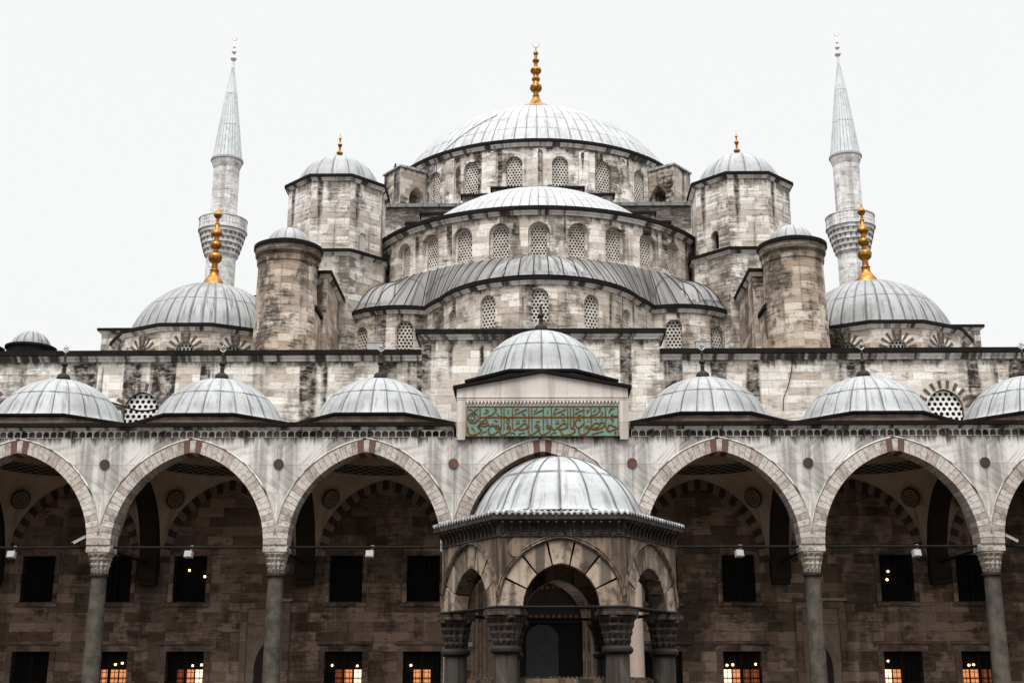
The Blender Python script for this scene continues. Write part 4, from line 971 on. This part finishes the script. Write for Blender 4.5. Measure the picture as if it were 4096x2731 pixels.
# ------------------------------------------------------------------ ablution fountain in the middle of the court
FX, FY, AP = .08, -25., 1.98
ft = thing('fountain', 'six-sided ablution fountain with weathered marble arches and a ribbed lead dome', 'fountain', (FX, FY, 0))
def fmap(k, ap=AP):
    a = R_(60*k); ex, ey, tx, ty = math.sin(a), -math.cos(a), math.cos(a), math.sin(a)
    return lambda u, z, d: (FX+ex*(ap-d)+tx*u, FY+ey*(ap-d)+ty*u, z)
FH = AP*math.tan(R_(30))
fh, fr, fz, fa = .69, .42, 3.1, .77
rr_ = (fh*fh+fa*fa)/(2*fh); fhe = math.sqrt((rr_+fr)**2-(rr_-fh)**2)
for k in range(6):
    mp = fmap(k); w = MB()
    wall(w, mp, -FH, FH, 3.06, 4.34, [(0, fh+fr, 3.06, fz, fz+fhe)], .06, steps=24)
    bk = fmap(k, AP-.34); h2 = (AP-.34)*math.tan(R_(30))
    wall(w, lambda u, z, d: bk(-u, z, 0), -h2, h2, 3.06, 4.5, [(0, fh, 3.06, fz, fz+fa)], 0, steps=20)
    for sg in (-1, 1):
        w.face([mp(sg*FH, 3.06, 0), mp(sg*(fh+.01), 3.06, 0), mp(sg*(fh+.01), 3.06, .34), mp(sg*FH, 3.06, .34)])
    o = obj('arch_wall', w, 'fount', ft)
    v = MB(); vring(v, mp, 0, fz, fh, fa, fr, 7, lambda i, n: 0, .035, .34, .012); obj('arch', v, 'fvous', o)
    v = MB(); pt, q = vring(MB(), flat(), 0, fz, fh, fa, fr, 1, lambda i, n: 0)
    v.tube([mp(*pt(-1+2*i/40, q+fr+.03), -.005) for i in range(1, 40)], .022, 5); v.tube([mp(*pt(-1+2*i/40, q+fr+.075), -.005) for i in range(2, 39)], .016, 5); obj('roll_moulding', v, 'fount', o)
    v = MB()
    v.tube([mp(-FH*1.0, 3.08, .15), mp(FH*1.0, 3.08, .15)], .028, 6); v.tube([mp(-FH, 3.085, -.02), mp(FH, 3.085, -.02)], .03, 6); obj('tie_bar', v, 'iron', ft)
    if k in (0, 3):
        v = MB(); c = MB(); c.rev([(0, -.05), (.12, -.05), (.14, -.02), (.14, .02)], (0, 0), 18)
        p0 = mp(-.82, 4.13, .03); v.v = []
        for f_, uv_, m_, s_ in zip(c.f, c.uv, c.m, c.sm): v.face([mp(-.82+c.v[i][0], 4.13+c.v[i][1]*1.25, -.5*c.v[i][2]*-1-.0) for i in f_], None, 0)
        obj('boss', v, 'fount', o)
# frieze with cove, eave slab, corrugated lead lip
e = MB(); P6 = ngon(6, AP, (FX, FY))
e.sweep(P6, [(0, 4.34), (.025, 4.345), (.025, 4.37), (.005, 4.375), (.01, 4.46), (.03, 4.53), (.07, 4.585), (.12, 4.61), (.12, 4.63)], True)
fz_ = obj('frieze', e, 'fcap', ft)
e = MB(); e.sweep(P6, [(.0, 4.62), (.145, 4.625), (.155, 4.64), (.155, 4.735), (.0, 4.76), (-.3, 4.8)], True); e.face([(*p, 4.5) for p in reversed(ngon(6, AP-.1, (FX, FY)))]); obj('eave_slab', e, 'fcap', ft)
for k in range(6):                                # flutes carved in the cove
    v = MB(); mp = fmap(k)
    for i in range(14):
        u = -FH+.09+(2*FH-.18)*i/13
        v.tube([mp(u, 4.39, -.02), mp(u, 4.48, -.035), mp(u, 4.55, -.075), mp(u, 4.6, -.13)], .028, 5)
    obj('flutes', v, 'fcap', fz_)
e = MB(); APE = AP+.17
for k in range(6):
    mp = fmap(k, APE); h = APE*math.tan(R_(30)); n = 22*8
    for i in range(n):
        u0, u1 = -h+2*h*i/n, -h+2*h*(i+1)/n; w0 = .022*math.sin(u0*2*math.pi*22/(2*h)); w1 = .022*math.sin(u1*2*math.pi*22/(2*h))
        e.face([mp(u0, 4.735+w0, 0), mp(u1, 4.735+w1, 0), mp(u1, 4.775+w1, 0), mp(u0, 4.775+w0, 0)], [(u0, 0), (u1, 0), (u1, .1), (u0, .1)], 0, True)
        e.face([mp(u0, 4.775+w0, 0), mp(u1, 4.775+w1, 0), mp(u1*.80, 4.86, .42), mp(u0*.80, 4.86, .42)], [(u0*2.1, 0), (u1*2.1, 0), (u1*2.1, .42), (u0*2.1, .42)], 0, True)
        e.face([mp(u1, 4.735+w1, 0), mp(u0, 4.735+w0, 0), mp(u0, 4.735+w0, .06), mp(u1, 4.735+w1, .06)], None, 1)
    e.face([mp(-.8*h, 4.86, .42), mp(.8*h, 4.86, .42), (FX, FY, 4.9)], None, 0)
obj('lead_eave', e, 'lead_fount lead_edge', ft)
d = MB(); pr = cap(1.66, 4.93, 1.2, 16); pr = [(1.98, 4.84), (1.80, 4.865), (1.70, 4.91)]+[(r, z+.03*max(0, 1-i)) for i, (r, z) in enumerate(pr)]
d.rev(pr, (FX, FY), 64, panels=18); dm = obj('lead_dome', d, 'lead_fount', ft)
RB = MB()
for k in range(18):                               # standing seams
    a = 2*math.pi*k/18
    RB.tube([(FX+r*math.sin(a), FY-r*math.cos(a), z+.006) for r, z in pr[:-1]], .016, 5)
obj('seam_ribs', RB, 'lead_rib', dm)
s = MB(); s.rev([(.34, 0), (.34, .2), (.27, .25), (.25, .35), (.235, .5), (.215, 2.28)], (0, 0), 24); s = s.mesh('shaft', ['fshaft'])
c = MB(); capital(c, 0, 0, .22, .30, 2.42, 2.95, 4); c.prism(ngon(8, .375), 2.951, 3.055); c = c.mesh('capital', ['fcap'])
n = MB(); n.rev([(.215, 2.27), (.25, 2.28), (.285, 2.32), (.285, 2.37), (.25, 2.41), (.22, 2.425)], (0, 0), 24); n = n.mesh('necking', ['bronze'])
for k in range(6):
    a = R_(60*k+30); x, y = FX+2.0*math.sin(a), FY-2.0*math.cos(a)
    o = obj('column', s, '', ft, (x, y, 0), a); obj('capital', c, '', o, (x, y, 0), a); obj('necking', n, '', o, (x, y, 0), a)
b = MB(); b.sweep(ngon(6, 1.5, (FX, FY)), [(.1, 0), (.1, .5), (0, .55), (0, 1.72), (.07, 1.74), (.08, 1.84), (-.08, 1.86), (-.1, 1.7)], True); bs = obj('basin', b, 'fount', ft)
random.seed(5); b = MB()
for k in range(6):                                # pierced marble cresting on the basin rim
    mp = fmap(k, 1.5); h = 1.5*math.tan(R_(30))
    for i in range(22):
        u = -h+2*h*(i+.5)/22; z = 1.86+.012*random.random(); p = [mp(u-.022, 0, -.03), mp(u+.022, 0, -.03), mp(u+.022, 0, .03), mp(u-.022, 0, .03)]
        b.prism([q[:2] for q in p], 1.855, z+.02)
obj('cresting', b, 'fount', bs)

# ------------------------------------------------------------------ small things
# floodlights hung from the tie rods
F = MB(); F.box(-.15, .15, -.10, .10, -.42, -.16, 0)
F.box(-.13, .13, -.115, -.101, -.40, -.18, 1); F2 = MB(); F2.tube([(.02, 0, -.16), (.05, .0, -.08), (.16, 0, -.03), (.17, 0, .03), (.10, 0, .07), (.02, 0, .06)], .014, 5)
Fa, Fb = F.mesh('lamp_housing', ['white', 'grey']), F2.mesh('hook', ['grey'])
for x, lb in ((-20.95, 'white floodlight hung on the tie rod of the outermost left arch'), (-13.93, 'white floodlight on the tie rod of the second arch left of the fountain'), (-6.8, 'white floodlight on the tie rod of the arch just left of the fountain'), (7.65, 'white floodlight on the tie rod of the arch just right of the fountain'), (14.55, 'white floodlight on the tie rod of the second arch right of the fountain')):
    t = thing('floodlight', lb, 'floodlight', (x, .42, 7.14), 0, 'floodlights on the tie rods')
    h = obj('lamp_housing', Fa, '', t, (x, .42, 7.14), random.uniform(-.25, .25)); h.rotation_euler[0] = R_(-14); obj('hook', Fb, '', t, (x, .42, 7.14))
for x, a, lb in ((-18.25, 30, 'white tube camera bracketed by the left outer column'), (18.25, -30, 'white tube camera bracketed by the right outer column')):
    t = thing('security_camera', lb, 'camera', (x, .35, 7.2), 0, 'tube cameras beside the columns')
    sg = -1 if x < 0 else 1
    c = MB(); c.box(-.26, .26, -.05, .05, -.045, .045); c.box(-.31, .27, -.06, .06, .046, .06)
    o = obj('camera_body', c, 'white', t, (x, .2, 7.42)); o.rotation_euler = (0, R_(28 if x > 0 else -28), 0)
    c = MB(); c.tube([(x, .42, 7.14), (x+.05*sg, .3, 7.3), (x, .22, 7.38)], .022, 6); obj('bracket', c, 'iron', t)
# red letter sign and white box by the portal
t = thing('led_sign', 'narrow upright red LED sign glowing beside the hall portal', 'sign', (-3.62, 7.0, 2.1))
b = MB(); b.box(-3.76, -3.48, 7.0, 7.1, 2.32, 3.32); obj('housing', b, 'iron', t)
b = MB(); random.seed(11)
for i in range(8):                                # worn characters, one above the other
    z = 2.42+.11*i
    for j in range(3):
        if random.random() < .8: b.box(-3.71+.07*j, -3.665+.07*j, 6.985, 6.999, z, z+.075)
    b.box(-3.70, -3.54, 6.985, 6.998, z+(.0 if i % 2 else .06), z+(.02 if i % 2 else .08))
obj('letters', b, 'led', t)
b = MB(); b.box(-3.2, -3.02, 6.55, 6.66, 3.55, 3.73); b.box(-3.17, -3.05, 6.53, 6.551, 3.58, 3.66); tag(obj('junction_box', b, 'white'), 'small white junction box fixed to the portal jamb', 'box')
# grey equipment boxes on the ledge before the exedra windows
for x, lb in ((-8.05, 'grey equipment box on the roof ledge left of the raised wall'), (7.95, 'grey equipment box on the roof ledge right of the raised wall')):
    t = thing('equipment_box', lb, 'box', (x, 10.4, 16.9), 0, 'grey boxes on the roof ledge')
    b = MB(); b.box(x-.34, x+.34, 10.2, 10.6, 17.35, 18.15); b.box(x-.37, x+.37, 10.17, 10.63, 18.151, 18.19); obj('box_body', b, 'grey', t)
    b = MB(); [b.box(x+q-.03, x+q+.03, 10.35, 10.45, 16.9, 17.35) for q in (-.25, .25)]; obj('support', b, 'iron', t)
# cables
def cable(pts, r, lb, m='iron'):
    c = MB(); c.tube(spline(pts, 6), r, 5, 0); return tag(obj('cable', c, m), lb, 'cable')
cable([(-20.6, 7.1, 14.05), (-20.0, 7.12, 14.5), (-19.3, 7.12, 14.35), (-18.4, 7.13, 14.1), (-17.4, 7.13, 14.25), (-16.2, 7.12, 14.75), (-15.4, 7.1, 15.0)], .045, 'thick dark cable sagging along the wall above the left lunette window')
lc = []
for i in range(8):
    f = i/7; ph = R_(-20-19.6*f); r = 7.6+2.4*f; lc.append((r*math.sin(ph), 35-r*math.cos(ph), 30.25+math.sqrt(max(0, 11.25**2-r*r))+.05))
lc += [(10.42*math.sin(R_(-39.8)), 35-10.42*math.cos(R_(-39.8)), z) for z in (35.4, 34.5, 32, 30.4)]
cable(lc, .02, 'thin lightning cable running down the great dome and its drum')
cable([(11.6, 7.0, 16.7), (11.55, 7.12, 16.0), (11.35, 7.12, 15.2), (11.1, 7.1, 14.6), (11.05, 7.1, 14.0)], .022, 'loose thin cable hanging down the upper wall right of the raised part')
# bird on the buttress
t = thing('bird', 'small dark bird perched on the left buttress block of the great drum', 'bird', (-9.3, 27.75, 34.62))
b = MB(); b.rev([(0, -.02), (.06, .02), (.10, .12), (.09, .2), (.05, .26), (.065, .31), (.06, .36), (0, .4)], (0, 0), 10)
b.v = [(x, y+.25*(.2-z), z) for x, y, z in b.v]; b.prism_y([(-.03, .02), (.03, .02), (.02, -.06), (-.02, -.06)], .06, .25); b.tube([(0, -.1, .33), (0, -.17, .32)], [.02, .005], 5); b.tube([(.03, 0, .0), (.03, 0, -.08)], .01, 4); b.tube([(-.03, 0, 0), (-.03, 0, -.08)], .01, 4)
obj('body', b, 'feather', t, (-9.3, 27.75, 34.72), .6)
# shrub rooted between the right turret and corner dome
t = thing('shrub', 'dark straggly shrub rooted between the right round turret and corner dome', 'shrub', (14.3, 12.0, 16.9))
random.seed(3); st, lf = MB(), MB()
for i in range(9):
    p = Vector((14.3+random.uniform(-.3, .3), 12.0+random.uniform(-.3, .3), 16.9)); pts = [p]
    for j in range(6):
        p = p+Vector((random.uniform(-.16, .2), random.uniform(-.15, .1), random.uniform(.18, .42))); pts.append(p)
        for q in range(26):
            c = p+Vector((random.gauss(0, .2), random.gauss(0, .2), random.gauss(0, .17))); a, b_ = Vector((random.gauss(0, 1), random.gauss(0, 1), random.gauss(0, 1))).normalized()*.085, Vector((random.gauss(0, 1), random.gauss(0, 1), random.gauss(0, 1))).normalized()*.05
            lf.face([c-a, c+b_, c+a, c-b_])
    st.tube(pts, [.035, .03, .026, .02, .016, .012, .008], 5)
obj('stem', st, 'iron', t); obj('foliage', lf, 'leaf', t)

# ------------------------------------------------------------------ the other wings of the courtyard, round and behind the camera
def wing(p0, p1, lb):
    t = thing('courtyard_wing', lb, 'arcade', ((p0[0]+p1[0])/2, (p0[1]+p1[1])/2, 0), 0, 'wings round the courtyard')
    m_ = polymap([p0, p1]); L0 = math.dist(p0, p1); n = round(L0/6.95); b = L0/n; w = MB()
    wall(w, m_, 0, L0, 0, 12.0, [(b*(i+.5), b/2-.45, 0, 7.2, 10.86) for i in range(n)], .8, steps=12)
    obj('arch_wall', w, 'marble', t)
    q = [m_(0, 0, 7)[:2], m_(L0, 0, 7)[:2]]
    k = MB(); k.prism([m_(0, 0, 7)[:2], m_(L0, 0, 7)[:2], m_(L0, 0, 7.6)[:2], m_(0, 0, 7.6)[:2]], 0, 12.6); obj('back_wall', k, 'inner', t)
    k = MB(); k.prism([m_(0, 0, -.25)[:2], m_(L0, 0, -.25)[:2], m_(L0, 0, 7.7)[:2], m_(0, 0, 7.7)[:2]], 12.01, 12.3); obj('roof', k, 'lead_roof', t)
    d = cap(2.85, 12.3, 2.16, 8, .3)
    for i in range(n):
        k = MB(); k.rev(d, m_(b*(i+.5), 0, 3.9)[:2], 32, panels=20); obj('lead_dome', k, 'lead_small', t)
wing((-31.4, -57), (-31.4, -.6), 'long marble arcade closing the courtyard on its left side')
wing((31.4, -.6), (31.4, -57), 'long marble arcade closing the courtyard on its right side')
wing((31.4, -57.2), (-31.4, -57.2), 'marble arcade closing the courtyard opposite the hall')
